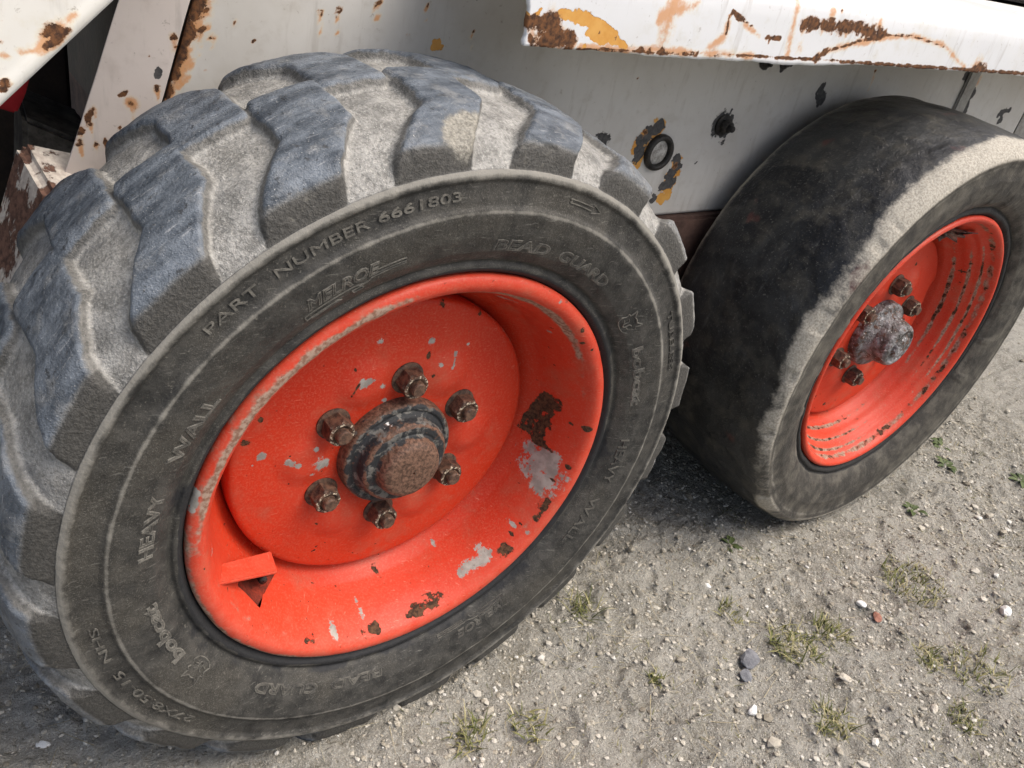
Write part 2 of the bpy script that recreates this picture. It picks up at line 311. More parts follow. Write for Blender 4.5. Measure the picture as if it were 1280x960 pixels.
def m_white(name, base=(0.66, 0.66, 0.64), grime=(0.40, 0.385, 0.35), spot=0.0, grimelo=0.45):
    """old white machine paint: rust, bare dark steel (and a painted hole), ochre primer and stain fields come from attributes"""
    g = G(name)
    rust, dark, ochre, stain = [g.attr(k) for k in ('rust', 'dark', 'ochre', 'stain')]
    nl = g.noise(5, 5, 0.6); n1 = g.noise(45, 6, 0.62); n2 = g.noise(230, 4, 0.6)
    gate = lambda f, sc, a1, a2, sd: g.m('ADD', f, g.m('MULTIPLY', g.ss(f, 0.02, 0.35), g.m('ADD', g.m('MULTIPLY', g.m('SUBTRACT', g.noise(sc, 3, 0.5, vec=g.mapv((1, 1, 1), (sd, sd, sd))), 0.5), a1), g.m('MULTIPLY', g.m('SUBTRACT', g.noise(sc * 3, 8, 0.76), 0.5), a2))))
    wob = lambda sc, am, sd=0: g.m('MULTIPLY', g.m('SUBTRACT', g.noise(sc, 8, 0.74, vec=g.mapv((1, 1, 1), (sd, sd, sd))), 0.5), am)
    c = g.mix(g.m('MULTIPLY', g.ss(nl, grimelo, grimelo + 0.3), 0.55), base, grime)
    c = g.mix(g.m('MULTIPLY', g.ss(n1, 0.52, 0.75), 0.4), c, grime)
    c = g.mix(g.m('MULTIPLY', g.ss(g.noise(28, 5, 0.6, vec=g.mapv((3.2, 1, 0.5))), 0.56, 0.74), 0.35), c, (0.36, 0.33, 0.29))
    stn = gate(stain, 38, 1.7, 1.6, 3); stm = g.ss(stn, 0.15, 1.0)
    c = g.mix(g.m('MULTIPLY', stm, 0.8), c, g.mix(g.ss(stm, 0.25, 0.85), (0.72, 0.60, 0.38), (0.62, 0.27, 0.07)))
    c = g.mix(g.m('MULTIPLY', g.ss(g.noise(160, 6, 0.7, dist=0.5), 0.62, 0.70), 0.5), c, (0.24, 0.20, 0.155))
    om = g.ss(gate(ochre, 70, 1.3, 0.8, 5), 0.48, 0.52)
    c = g.mix(om, c, g.mix(g.ss(n1, 0.3, 0.7), (0.62, 0.29, 0.055), (0.72, 0.40, 0.11)))
    dm = g.ss(gate(dark, 75, 1.5, 0.8, 9), 0.48, 0.52)
    c = g.mix(dm, c, g.mix(g.ss(n2, 0.3, 0.7), (0.05, 0.05, 0.052), (0.10, 0.098, 0.095)))
    rn = gate(rust, 75, 2.0, 1.4, 1)
    sp = g.ss(g.noise(120, 3, 0.5, dist=0.4), 0.755 - spot, 0.775 - spot)
    rm = g.m('MAXIMUM', g.ss(rn, 0.46, 0.56), sp)
    halo = g.m('MULTIPLY', g.ss(rn, 0.28, 0.5), 0.55)
    c = g.mix(halo, c, (0.50, 0.24, 0.09))
    c = g.mix(rm, c, g.mix(g.ss(g.noise(200, 5, 0.62), 0.35, 0.66), (0.045, 0.022, 0.013), (0.20, 0.085, 0.032)))
    h = g.m('ADD', g.m('MULTIPLY', g.m('MAXIMUM', g.m('MAXIMUM', rm, dm), om), -1.0), g.m('MULTIPLY', n1, 0.35))
    ro = g.mix(g.m('MAXIMUM', rm, dm), (0.42,) * 3, (0.85,) * 3)
    return g.done(c, ro, 0, g.bump(h, 0.0008, 0.7), 0.4)

def m_flake():
    """brown rust with flaking remains of white paint"""
    g = G('rust_with_flaking_paint')
    n = g.noise(34, 7, 0.68, vec=g.mapv((1, 1, 0.45), (0.3, 1.2, 0.1))); n2 = g.noise(200, 4, 0.6)
    rustc = g.mix(g.ss(n2, 0.3, 0.7), (0.075, 0.040, 0.030), (0.22, 0.12, 0.085))
    white = g.mix(g.ss(n2, 0.3, 0.7), (0.52, 0.45, 0.39), (0.72, 0.66, 0.58))
    k = g.ss(n, 0.485, 0.525)
    return g.done(g.mix(k, rustc, white), 0.8, 0, g.bump(g.m('ADD', k, g.m('MULTIPLY', n2, 0.6)), 0.0012, 0.8), 0.3)

def m_ground():
    g = G('dry_gravelly_soil')
    nl = g.noise(3.2, 5, 0.6); n1 = g.noise(28, 6, 0.68); n2 = g.noise(190, 5, 0.68); n3 = g.noise(620, 3, 0.6)
    c = g.mix(g.ss(n1, 0.32, 0.68), (0.24, 0.228, 0.192), (0.43, 0.41, 0.36))
    c = g.mix(g.m('MULTIPLY', g.ss(nl, 0.42, 0.62), 0.5), c, (0.49, 0.47, 0.42))
    c = g.mix(g.m('MULTIPLY', g.ss(g.noise(9, 5, 0.6), 0.56, 0.72), 0.4), c, (0.27, 0.24, 0.165))
    c = g.mix(g.m('MULTIPLY', g.ss(n2, 0.52, 0.64), 0.8), c, (0.53, 0.51, 0.46))
    c = g.mix(g.m('MULTIPLY', g.ss(n2, 0.44, 0.34), 0.7), c, (0.17, 0.15, 0.11))
    c = g.mix(g.m('MULTIPLY', g.ss(n3, 0.58, 0.66), 0.85), c, (0.68, 0.66, 0.60))
    h = g.m('ADD', g.m('MULTIPLY', n2, 1.0), g.m('ADD', g.m('MULTIPLY', n3, 0.4), g.m('MULTIPLY', n1, 1.5)))
    return g.done(c, 0.95, 0, g.bump(h, 0.009, 1.0), 0.15)

def m_island(name, stops, rough=0.9, scale=300, amount=0.25, trans=False):
    g = G(name); c = g.ramp(g.island(), stops); n = g.noise(scale, 4, 0.6)
    c = g.mix(g.m('MULTIPLY', g.ss(n, 0.35, 0.7), amount), c, (0.12, 0.10, 0.075))
    return g.done(c, rough, 0, g.bump(n, 0.0006, 0.6), 0.25)

RUBBER = m_rubber(); BALD = m_bald(); ORANGE = m_orange('orange_wheel_paint'); ORANGE2 = m_orange('orange_wheel_paint_chipped', 2.0)
HUB = m_hub('hub_flaking_paint', False); TORN = m_simple('torn_rusty_steel', (0.05, 0.028, 0.02), (0.34, 0.31, 0.28), 90, 0.5, 0.3); HUB2 = m_hub('hub_crusted_metal', True); NUT = m_nut()
WHITE = m_white('white_panel_paint', (0.62, 0.61, 0.58), (0.40, 0.37, 0.32), 0.0, 0.38)
WHITE2 = m_white('white_ledge_paint', (0.74, 0.76, 0.78), (0.60, 0.58, 0.50), -0.03, 0.5)
WHITE3 = m_white('white_upright_paint', (0.72, 0.65, 0.60), (0.52, 0.45, 0.40), -0.03)
WHITE4 = m_white('white_arm_paint', (0.78, 0.77, 0.72), (0.66, 0.61, 0.47), -0.02, 0.5)
FLAKE = m_flake()
BELLY = m_simple('brown_grimy_steel', (0.045, 0.025, 0.02), (0.12, 0.07, 0.055), 30, 0.8)
DARK = m_simple('near_black_steel', (0.010, 0.008, 0.007), (0.035, 0.024, 0.019), 25, 0.65)  # near-black; inside the cavity it puts the enclosed shade into the colour
DARKG = m_simple('grey_grimy_steel', (0.03, 0.027, 0.024), (0.13, 0.12, 0.105), 55, 0.7)
ORANGE_DARK = m_simple('dark_orange_paint', (0.07, 0.014, 0.007), (0.26, 0.03, 0.012), 90, 0.8)  # darker copy of the wheel orange, lines the valve recess
RED = m_simple('red_painted_steel', (0.25, 0.006, 0.010), (0.42, 0.012, 0.02), 30, 0.6)
BLACKB = m_simple('black_oily_bolt', (0.008, 0.008, 0.008), (0.05, 0.045, 0.04), 120, 0.45)
PLUG = m_simple('plug_face_paint', (0.22, 0.21, 0.19), (0.58, 0.57, 0.54), 160, 0.6)
LETTER = m_simple('raised_rubber_lettering', (0.06, 0.058, 0.052), (0.165, 0.158, 0.138), 120, 0.85)
LETTERB = m_simple('raised_rubber_lettering_dark', (0.04, 0.039, 0.036), (0.12, 0.115, 0.10), 120, 0.8)
WHITE_SHADE = m_simple('shaded_white_paint', (0.25, 0.24, 0.22), (0.42, 0.41, 0.38), 35, 0.6)  # panel white with the rear panel's shadow put into its colour
SOIL = m_ground()
STONE = m_island('gravel_stone', [(0.0, (0.20, 0.178, 0.14)), (0.3, (0.38, 0.35, 0.285)), (0.65, (0.48, 0.45, 0.385)), (0.92, (0.57, 0.545, 0.48)), (1.0, (0.68, 0.67, 0.63))])
GRASS = m_island('grass_blade', [(0.0, (0.075, 0.09, 0.026)), (0.35, (0.13, 0.145, 0.045)), (0.65, (0.28, 0.26, 0.115)), (1.0, (0.52, 0.46, 0.29))], 0.7, 300, 0.1)
GREEN = m_island('green_leaf', [(0.0, (0.05, 0.075, 0.025)), (1.0, (0.11, 0.145, 0.05))], 0.55, 120, 0.15)
STRAW = m_island('dry_straw', [(0.0, (0.28, 0.23, 0.13)), (0.6, (0.42, 0.37, 0.25)), (1.0, (0.56, 0.52, 0.40))], 0.8)
STONED = m_simple('dark_blue_grey_stone', (0.10, 0.105, 0.12), (0.22, 0.225, 0.24), 90, 0.7)
STONEW = m_simple('white_stone', (0.62, 0.62, 0.60), (0.82, 0.82, 0.80), 150, 0.8)
STONET = m_simple('pale_tan_stone', (0.44, 0.40, 0.33), (0.62, 0.58, 0.50), 150, 0.85)
BRICK = m_simple('brick_red', (0.24, 0.10, 0.07), (0.36, 0.18, 0.13), 150, 0.85)

# ------------------------------------------------------------------ ground
def ground_h(x, y):
    p = np.stack([x, y, 0 * x], -1)
    near = np.exp(-((x - 0.6) ** 2 + (y - 0.2) ** 2) / 6.0)
    z = 0.030 * fbm(p * 1.6, 3, seed=3) * 0.5
    z = z + near * (0.009 * fbm(p * 9, 4, seed=5) + 0.0065 * fbm(p * 36, 4, 0.6, seed=9))
    z = z + near * 0.0028 * (1 - 2 * np.abs(fbm(p * 95, 2, seed=13)))
    rid = 1 - np.abs(fbm(p * 24, 3, seed=21)); z = z + near * 0.006 * sstep(rid, 0.72, 1.0)
    # keep the two wheel tracks level, a little soil heaped at the tyres
    for cx in (0.0, WB):
        k = np.exp(-(((x - cx) / 0.20) ** 2 + ((y - YC) / 0.13) ** 2) ** 2)
        z = z * (1 - k) + k * 0.001
        e = np.sqrt(((x - cx) / 0.17) ** 2 + ((y - YC) / 0.118) ** 2)
        z = z + 0.0075 * np.exp(-((e - 1.08) / 0.16) ** 2) * np.clip(0.55 + 0.9 * fbm(p * 20, 3, seed=33), 0, 1.4)
    return z - 0.001
def axis(lo, hi, step, far):
    c = np.arange(lo, hi, step); out = []; s = step; v = hi
    while v < far: out.append(v); s *= 1.16; v += s
    neg = []; s = step; v = lo - step
    while v > -far: neg.append(v); s *= 1.16; v -= s
    return np.r_[neg[::-1], c, out]
gx = axis(-0.45, 1.50, 0.0036, 90); gy = axis(-0.50, 0.38, 0.0036, 90)
X, Y = np.meshgrid(gx, gy, indexing='ij'); Zg = ground_h(X, Y)
ground = obj('ground', mesh_np('ground', np.stack([X, Y, Zg], -1), grid_faces(len(gx), len(gy), flip=False)), SOIL)
tag(ground, kind='structure')

ICO = None
def ico():
    bm = bmesh.new(); bmesh.ops.create_icosphere(bm, subdivisions=1, radius=1)
    V = np.array([v.co[:] for v in bm.verts]); F = np.array([[v.index for v in f.verts] for f in bm.faces]); bm.free(); return V, F
IV, IF = ico()
def stones(n, seed, xr, yr, smin, smax, power):
    r = np.random.default_rng(seed)
    x = r.uniform(*xr, n); y = r.uniform(*yr, n)
    dens = fbm(np.stack([x * 5, y * 5, 0 * x + 4], -1), 3, seed=31); keep = r.uniform(-0.7, 0.6, n) < dens
    x, y = x[keep], y[keep]; n = len(x)
    s = smin + (smax - smin) * r.uniform(0, 1, n) ** power
    sc3 = np.stack([s * r.uniform(0.8, 1.4, n), s * r.uniform(0.7, 1.2, n), s * r.uniform(0.45, 0.8, n)], -1)
    V = IV[None] * (1 + 0.28 * r.uniform(-1, 1, (n, len(IV), 1))) * sc3[:, None]
    a = r.uniform(0, 6.28, n); ca, sa = np.cos(a)[:, None], np.sin(a)[:, None]
    vx = V[..., 0] * ca - V[..., 1] * sa; vy = V[..., 0] * sa + V[..., 1] * ca
    z = ground_h(x, y) + s * 0.25
    V = np.stack([vx + x[:, None], vy + y[:, None], V[..., 2] + z[:, None]], -1)
    F = (IF[None] + (np.arange(n) * len(IV))[:, None, None]).reshape(-1, 3)
    return V.reshape(-1, 3), F
parts = [stones(36000, 1, (-0.42, 1.5), (-0.5, 0.42), 0.0009, 0.0034, 2.2), stones(4200, 2, (-0.42, 2.4), (-0.5, 0.9), 0.0018, 0.0075, 3.8)]
off = 0; Vs, Fs = [], []
for V, F in parts: Vs.append(V); Fs.append(F + off); off += len(V)
gravel = obj('gravel', mesh_np('gravel', np.concatenate(Vs), np.concatenate(Fs), False), STONE)
tag(gravel, 'loose fine grey and white gravel scattered over the soil', 'gravel', kind='stuff')

def blades(r, n, rad, hmin, hmax, lean, width, flat=0.0, seg=4):
    """n tapering curved blades rooted in a disc"""
    V, F = [], []
    for _ in range(n):
        a = r.uniform(0, 6.28); q = rad * math.sqrt(r.uniform()); b = np.array([q * math.cos(a), q * math.sin(a), -0.003])
        d = r.uniform(0, 6.28); L = r.uniform(hmin, hmax); ln = r.uniform(0.3, 1.0) * lean
        dirh = np.array([math.cos(d), math.sin(d), 0]); side = np.array([-math.sin(d), math.cos(d), 0]) * width * r.uniform(0.6, 1.3)
        i0 = len(V)
        for k in range(seg + 1):
            t = k / seg; ang = min(ln * (0.35 + 0.9 * t) + flat, 1.62)
            if k: b = b + (dirh * math.sin(ang) + np.array([0, 0, math.cos(ang)])) * L / seg
            wd = (1 - t ** 1.6) * 1.0 + 0.06
            V += [b - side * wd, b + np.array([0, 0, width * 0.5 * wd]), b + side * wd]
            if k:
                j = i0 + 3 * k
                F += [(j - 3, j - 2, j + 1, j), (j - 2, j - 1, j + 2, j + 1)]
    return V, F
def world_z(x, y): return float(ground_h(np.array([x]), np.array([y]))[0])
def tuft(x, y, label, n=34, rad=0.016, hmin=0.012, hmax=0.03, lean=1.5, seed=0, width=0.0007):
    r = np.random.default_rng(100 + seed); V, F = blades(r, n, rad, hmin, hmax, lean, width)
    o = obj('grass_tuft', mesh_np('grass_tuft', V, F, True), GRASS, None, (x, y, world_z(x, y)))
    return tag(o, label, 'grass tuft', 'grass tufts on the bare soil')
TUFTS = [
 (.300, .010, 'dark green grass tuft close to the lower right edge of the lugged tyre', 40, .016, .015, .040),
 (.493, -.090, 'small yellow green grass tuft below the gap between the two tyres', 46, .017, .008, .022),
 (.525, -.166, 'wide straw streaked grass tuft just right of the dark flat stone', 80, .026, .012, .034),
 (.590, -.178, 'dense dark olive grass tuft between the dark flat stone and the brick chip', 70, .020, .012, .028),
 (.474, -.269, 'dark olive grass tuft right of the white stone near the bottom of the photo', 60, .020, .012, .030),
 (.066, -.077, 'spiky low grass tuft nearest the lugged tyre at the bottom of the photo', 42, .016, .014, .034),
 (.134, -.096, 'short thin olive grass tuft just right of the spiky low tuft', 30, .018, .010, .024),
 (.313, -.119, 'tiny bright green grass tuft alone on pale gravel', 26, .007, .008, .018),
 (.817, -.172, 'broad thin grass tuft on the soil right of the brick chip', 110, .040, .010, .026),
 (.699, -.270, 'olive grass tuft left of the pair at the right side of the photo', 60, .020, .010, .028),
 (.745, -.318, 'flat straw mixed grass tuft at the lower right side of the photo', 80, .034, .010, .028),
 (.646, -.351, 'small grass tuft in the lower right corner area among pebbles', 40, .018, .010, .024)]
for i, (x, y, lab, n, rad, h0, h1) in enumerate(TUFTS): tuft(x, y, lab, int(n * 2.1), rad * 1.25, h0 * 0.7, h1 * 1.0, 1.6, i, 0.00095)
def weed(x, y, label, n, size, seed):
    r = np.random.default_rng(300 + seed); V, F = [], []
    for k in range(n):
        a = r.uniform(0, 6.28); L = size * r.uniform(0.6, 1.1); w_ = L * r.uniform(0.2, 0.3); lift = r.uniform(0.2, 0.8)
        dh = np.array([math.cos(a), math.sin(a), 0]); sd_ = np.array([-math.sin(a), math.cos(a), 0]); b = dh * r.uniform(0, size * 0.4); i0 = len(V)
        for q in range(6):
            t = q / 5; c = b + dh * L * t + np.array([0, 0, L * lift * t * (1.25 - t)]); ww = w_ * math.sin(math.pi * min(0.97, 0.08 + 0.9 * t)) ** 0.8
            V += [c - sd_ * ww + np.array([0, 0, ww * .3]), c, c + sd_ * ww + np.array([0, 0, ww * .3])]
            if q:
                j = i0 + 3 * q; F += [(j - 3, j - 2, j + 1, j), (j - 2, j - 1, j + 2, j + 1)]
    o = obj('weed', mesh_np('weed', V, F, True), GREEN, None, (x, y, world_z(x, y)))
    return tag(o, label, 'weed', 'green leafy weeds on the soil')
weed(1.245, .025, 'small green leafy weed right of the bald tyre, upper of two', 8, .022, 1)
weed(1.185, -.018, 'small green leafy weed right of the bald tyre, lower of two', 9, .020, 2)
weed(.991, -.066, 'scattered low green weed just below the bald tyre', 10, .018, 3)
weed(1.320, -.109, 'bright green broad leaved weed at the right edge of the photo', 9, .030, 4)
weed(.594, .010, 'dark green flat leaved weed in the shade between the tyres', 9, .018, 5)
def stone(x, y, name, label, mat, s, flat=0.5, seed=0, cat='stone'):
    bm = bmesh.new(); bmesh.ops.create_icosphere(bm, subdivisions=3, radius=1)
    V = np.array([v.co[:] for v in bm.verts]); k = 1 + 0.30 * fbm(V * 1.3 + seed * 7.7, 3, seed=seed); q = np.random.default_rng(seed)
    for _ in range(7):                                   # broken facets
        n = q.normal(size=3); n /= np.linalg.norm(n); dd = V @ n * k; lim = q.uniform(0.5, 0.8); k = np.where(dd > lim, k * lim / np.maximum(dd, 1e-6), k)
    V = V * k[:, None] * np.array([1.15, 0.85, flat]) * s
    for v, c in zip(bm.verts, V): v.co = c
    o = obj(name, bm_mesh(name, bm, False), mat, None, (x, y, world_z(x, y) + s * flat * 0.35), (0, 0, q.uniform(0, 6)))
    return tag(o, label, cat)
stone(.446, -.156, 'flat_stone', 'dark blue grey flat stone, larger of two touching pieces', STONED, .017, .35, 1)
stone(.424, -.170, 'flat_stone', 'dark blue grey flat stone, smaller lower piece of two touching', STONED, .011, .4, 2)
stone(.393, -.208, 'white_stone', 'bright white chipped stone below the dark flat stones', STONEW, .0075, .7, 3)
stone(.494, -.038, 'pebble', 'white rounded pebble below the gap between the tyres', STONEW, .0055, .7, 4, 'pebble')
stone(.685, -.164, 'white_stone', 'white angular stone just above the brick chip', STONEW, .0085, .6, 5)
stone(.685, -.190, 'brick_chip', 'flat red brown brick chip lying on pale gravel', BRICK, .0080, .5, 6, 'brick chip')
stone(.910, -.275, 'stone', 'pale angular stone at the right edge below the bald tyre', STONEW, .0110, .6, 7)
stone(.616, -.323, 'pebble', 'pale tan pebble with a dark shaded side at lower right', STONET, .0070, .8, 8, 'pebble')
stone(-.307, .105, 'white_stone', 'small white stone lying at the lower left corner', STONEW, .0060, .5, 9)
stone(.545, -.235, 'pebble', 'whitish flat pebble right of the dark flat stones', STONET, .0070, .5, 10, 'pebble')
def scatter(pts, r, args, flat):
    """blades at many points, heights looked up in one go"""
    V, F = [], []; P_ = np.array(pts); zz = ground_h(P_[:, 0], P_[:, 1])
    for (x, y), z in zip(pts, zz):
        v, f = blades(r, 1, *args); a = np.array(v)
        if flat: a[:, 2] = np.maximum(a[:, 2], 0) * 0.5 + 0.003
        F += [tuple(i + len(V) for i in q) for q in f]; V += list(a + np.array([x, y, z]))
    return V, F
r = np.random.default_rng(55)
V, F = scatter([(r.uniform(-0.38, 1.6), r.uniform(-0.48, 0.25)) for k in range(900)], r, (0.001, 0.02, 0.06, 0.3, 0.00032, 1.25, 6), True)
st = obj('dry_straw', mesh_np('dry_straw', V, F, True), STRAW)
tag(st, 'thin dry straw stems lying scattered on the soil', 'straw', kind='stuff')
r = np.random.default_rng(56)
cl = [(r.uniform(0.0, 1.7), r.uniform(-0.5, 0.2)) for _ in range(130)]
pts = [(c[0] + r.normal(0, 0.03), c[1] + r.normal(0, 0.03)) for c in (cl[r.integers(len(cl))] for k in range(4600))]
V, F = scatter(pts, r, (0.001, 0.004, 0.016, 1.4, 0.0005, 0.3, 3), False)
sg = obj('sparse_grass', mesh_np('sparse_grass', V, F, True), GRASS)
tag(sg, 'sparse short grass blades sprouting all over the soil', 'grass', kind='stuff')

# ------------------------------------------------------------------ wear: chips, bare steel, primer, rust stains and a painted dark hole, on the surfaces they sit on
RUST_RIM = [[(9.3,0.176,0.0026),(-0.4,0.1724,0.0039),(-9.1,0.1712,0.0047),(-10.1,0.1755,0.0027)],[(-10.1,0.1755,0.0027),(-10.1,0.1783,0.002)],(44.3,0.1982,0.0023),(39.2,0.1934,0.0017),(35.4,0.198,0.0017),(3.6,0.1929,0.0029),[(-25.0,0.1885,0.002),(-32.7,0.1894,0.0017)],[(-45.8,0.1885,0.0034),(-49.3,0.1889,0.002)],[(-72.0,0.1871,0.002),(-78.2,0.1876,0.0034),(-85.0,0.1882,0.0013)],[(-95.2,0.1887,0.0023),(-100.6,0.1882,0.0016)],[(-117.7,0.189,0.0019),(-120.6,0.1895,0.0012)],(-87.3,0.1702,0.0034),(-6.4,0.1897,0.0013),(3.1,0.1842,0.001),(-18.6,0.1857,0.0013),(45.1,0.1818,0.0009),(-41.6,0.1858,0.0014),(-37.3,0.1855,0.001),(-11.7,0.1904,0.002),(-2.0,0.1837,0.001),(-60.4,0.1986,0.001),(-55.0,0.1653,0.001),(-13.9,0.1853,0.001),(-103.7,0.172,0.0008),(-135.3,0.1902,0.0012)]
GREY_RIM = [[(-11.4,0.1813,0.0053),(-17.6,0.1818,0.01),(-23.9,0.1824,0.0054)],[(-110.1,0.1852,0.0032),(-109.6,0.1883,0.0019)],[(-51.4,0.184,0.0034),(-55.5,0.184,0.0034),(-63.1,0.1842,0.002)],(60.6,0.1751,0.0033),(-64.3,0.1694,0.0021),(-98.7,0.1801,0.0026),(-37.5,0.1909,0.002),(58.6,0.2023,0.0021),(41.9,0.1798,0.0017),(-39.1,0.1829,0.002),(-170.2,0.1827,0.0022),[(164.8,0.2067,0.0024),(169.7,0.206,0.002)]]
RUST_DISC = [[(75.7,0.0961,0.0022),(75.9,0.1016,0.0007)],(116.9,0.1063,0.0014),(67.9,0.0801,0.0015),(77.4,0.1482,0.0035),(59.3,0.1488,0.0022),(164.9,0.143,0.0034),(155.6,0.1402,0.002),[(118.6,0.0929,0.0014),(125.7,0.0866,0.0014)],(-171.0,0.1017,0.0011),(-133.5,0.1012,0.0016),(61.5,0.115,0.0007),(141.0,0.0693,0.0018),(84.6,0.0859,0.0014)]
GREY_DISC = [(102.5,0.119,0.0027),(76.6,0.1118,0.0029),[(116.9,0.0898,0.0042),(111.6,0.088,0.0035)],(106.1,0.0765,0.0035),(171.1,0.1271,0.0035),(175.0,0.1021,0.0036),(176.7,0.0943,0.0021),(179.0,0.0755,0.008),(166.2,0.0811,0.0021),(174.9,0.1332,0.0014),[(60.2,0.1074,0.0015),(57.9,0.0941,0.0015)],(66.2,0.0934,0.0022),(55.9,0.1194,0.0015),(106.0,0.0587,0.0022)]
RUST_DISC2 = [(83.1,0.1221,0.0038),(79.2,0.1382,0.0032),(96.1,0.1037,0.0025),(69.4,0.1111,0.0026),(-92.5,0.0808,0.0026),(-101.7,0.1334,0.0026),(5.8,0.0784,0.0027),(-39.0,0.0766,0.0027)]
RUST_RIM2 = [(36.7,0.1818,0.0021),(30.7,0.177,0.0021),(-64.3,0.1945,0.0028)]
F_PANEL = {'rust': [[(-0.126,0.225,0.3408,0.0057),(-0.1314,0.225,0.3231,0.005),(-0.1351,0.225,0.3081,0.0043),(-0.1394,0.224,0.2958,0.0036),(-0.1456,0.224,0.2771,0.0029),(-0.1499,0.225,0.2643,0.0022)],(-0.1193,0.225,0.3345,0.0028),(-0.1229,0.225,0.3207,0.0028),(-0.1265,0.225,0.3128,0.0021),(-0.0966,0.225,0.3255,0.0014),(-0.1147,0.225,0.3135,0.0018),(-0.0811,0.225,0.3124,0.0015),(-0.1176,0.225,0.2893,0.0014),(-0.1239,0.225,0.2828,0.0011),(-0.0248,0.225,0.3394,0.003),[(-0.0092,0.225,0.3425,0.0022),(-0.0096,0.225,0.3393,0.0022)],[(0.0254,0.225,0.3491,0.0023),(0.0296,0.225,0.3527,0.0023)],(0.0759,0.225,0.3539,0.002),(0.0603,0.225,0.327,0.0016),(0.1293,0.225,0.3342,0.0024),(0.3953,0.225,0.2357,0.004),(0.4682,0.225,0.1956,0.0042),(0.8199,0.225,0.3274,0.0039),(0.181,0.225,0.3111,0.001),(0.253,0.225,0.2775,0.0011),(0.29,0.225,0.2503,0.0014),(0.3605,0.226,0.2986,0.0014),(0.3658,0.225,0.2782,0.0012),(0.2174,0.225,0.2969,0.001),(0.0016,0.225,0.2888,0.0023),(-0.0914,0.225,0.2853,0.0015),(-0.0385,0.225,0.3232,0.0011)],'dark': [[(0.4156,0.225,0.2424,0.0096),(0.406,0.225,0.2357,0.0095),(0.3968,0.225,0.228,0.0108),(0.397,0.225,0.2173,0.0108),(0.3959,0.225,0.2065,0.0068)],[(0.4617,0.226,0.204,0.0071),(0.4676,0.225,0.1935,0.0085),(0.4655,0.225,0.1778,0.0114),(0.4582,0.225,0.1707,0.0085)],[(0.4462,0.225,0.1542,0.0057),(0.4431,0.225,0.1511,0.0043)],[(0.3305,0.225,0.2274,0.0103),(0.3394,0.225,0.2301,0.0052)],[(0.7093,0.225,0.2974,0.0083),(0.7165,0.225,0.2835,0.0083)],[(1.0933,0.225,0.3338,0.0186),(1.0989,0.225,0.3176,0.0124)],[(1.1034,0.225,0.3076,0.0063),(1.1266,0.224,0.2728,0.0084)],(1.122,0.224,0.3017,0.0084),(0.5688,0.224,0.325,0.0075),(0.6082,0.224,0.3268,0.0077),(0.5332,0.225,0.247,0.0177),[(0.5013,0.225,0.1971,0.0015),(0.5084,0.225,0.2044,0.0015)],[(1.2537,0.225,0.2716,0.0068),(1.283,0.225,0.2776,0.0046)],(1.2658,0.225,0.2604,0.0069)],'ochre': [[(0.4156,0.225,0.2424,0.0109),(0.406,0.225,0.2357,0.0108),(0.3968,0.225,0.228,0.0122),(0.397,0.225,0.2173,0.0122),(0.3991,0.225,0.1984,0.0068),(0.3989,0.225,0.1954,0.0041)],[(0.4696,0.225,0.1955,0.01),(0.4655,0.225,0.1778,0.0114),(0.4703,0.225,0.1628,0.0072),(0.4724,0.225,0.1541,0.0044)],[(0.4579,0.225,0.1537,0.0057),(0.4625,0.225,0.1459,0.0029)],[(0.0918,0.225,0.3212,0.0054),(0.0974,0.225,0.3193,0.0033)]],'stain': [[(-0.123,0.225,0.3411,0.0085),(-0.1302,0.225,0.3173,0.0071),(-0.1351,0.224,0.299,0.0057),(-0.1457,0.225,0.2739,0.0043)],(-0.0966,0.225,0.3255,0.0029),(-0.1147,0.225,0.3135,0.0029),(1.1132,0.225,0.3244,0.0123)]}
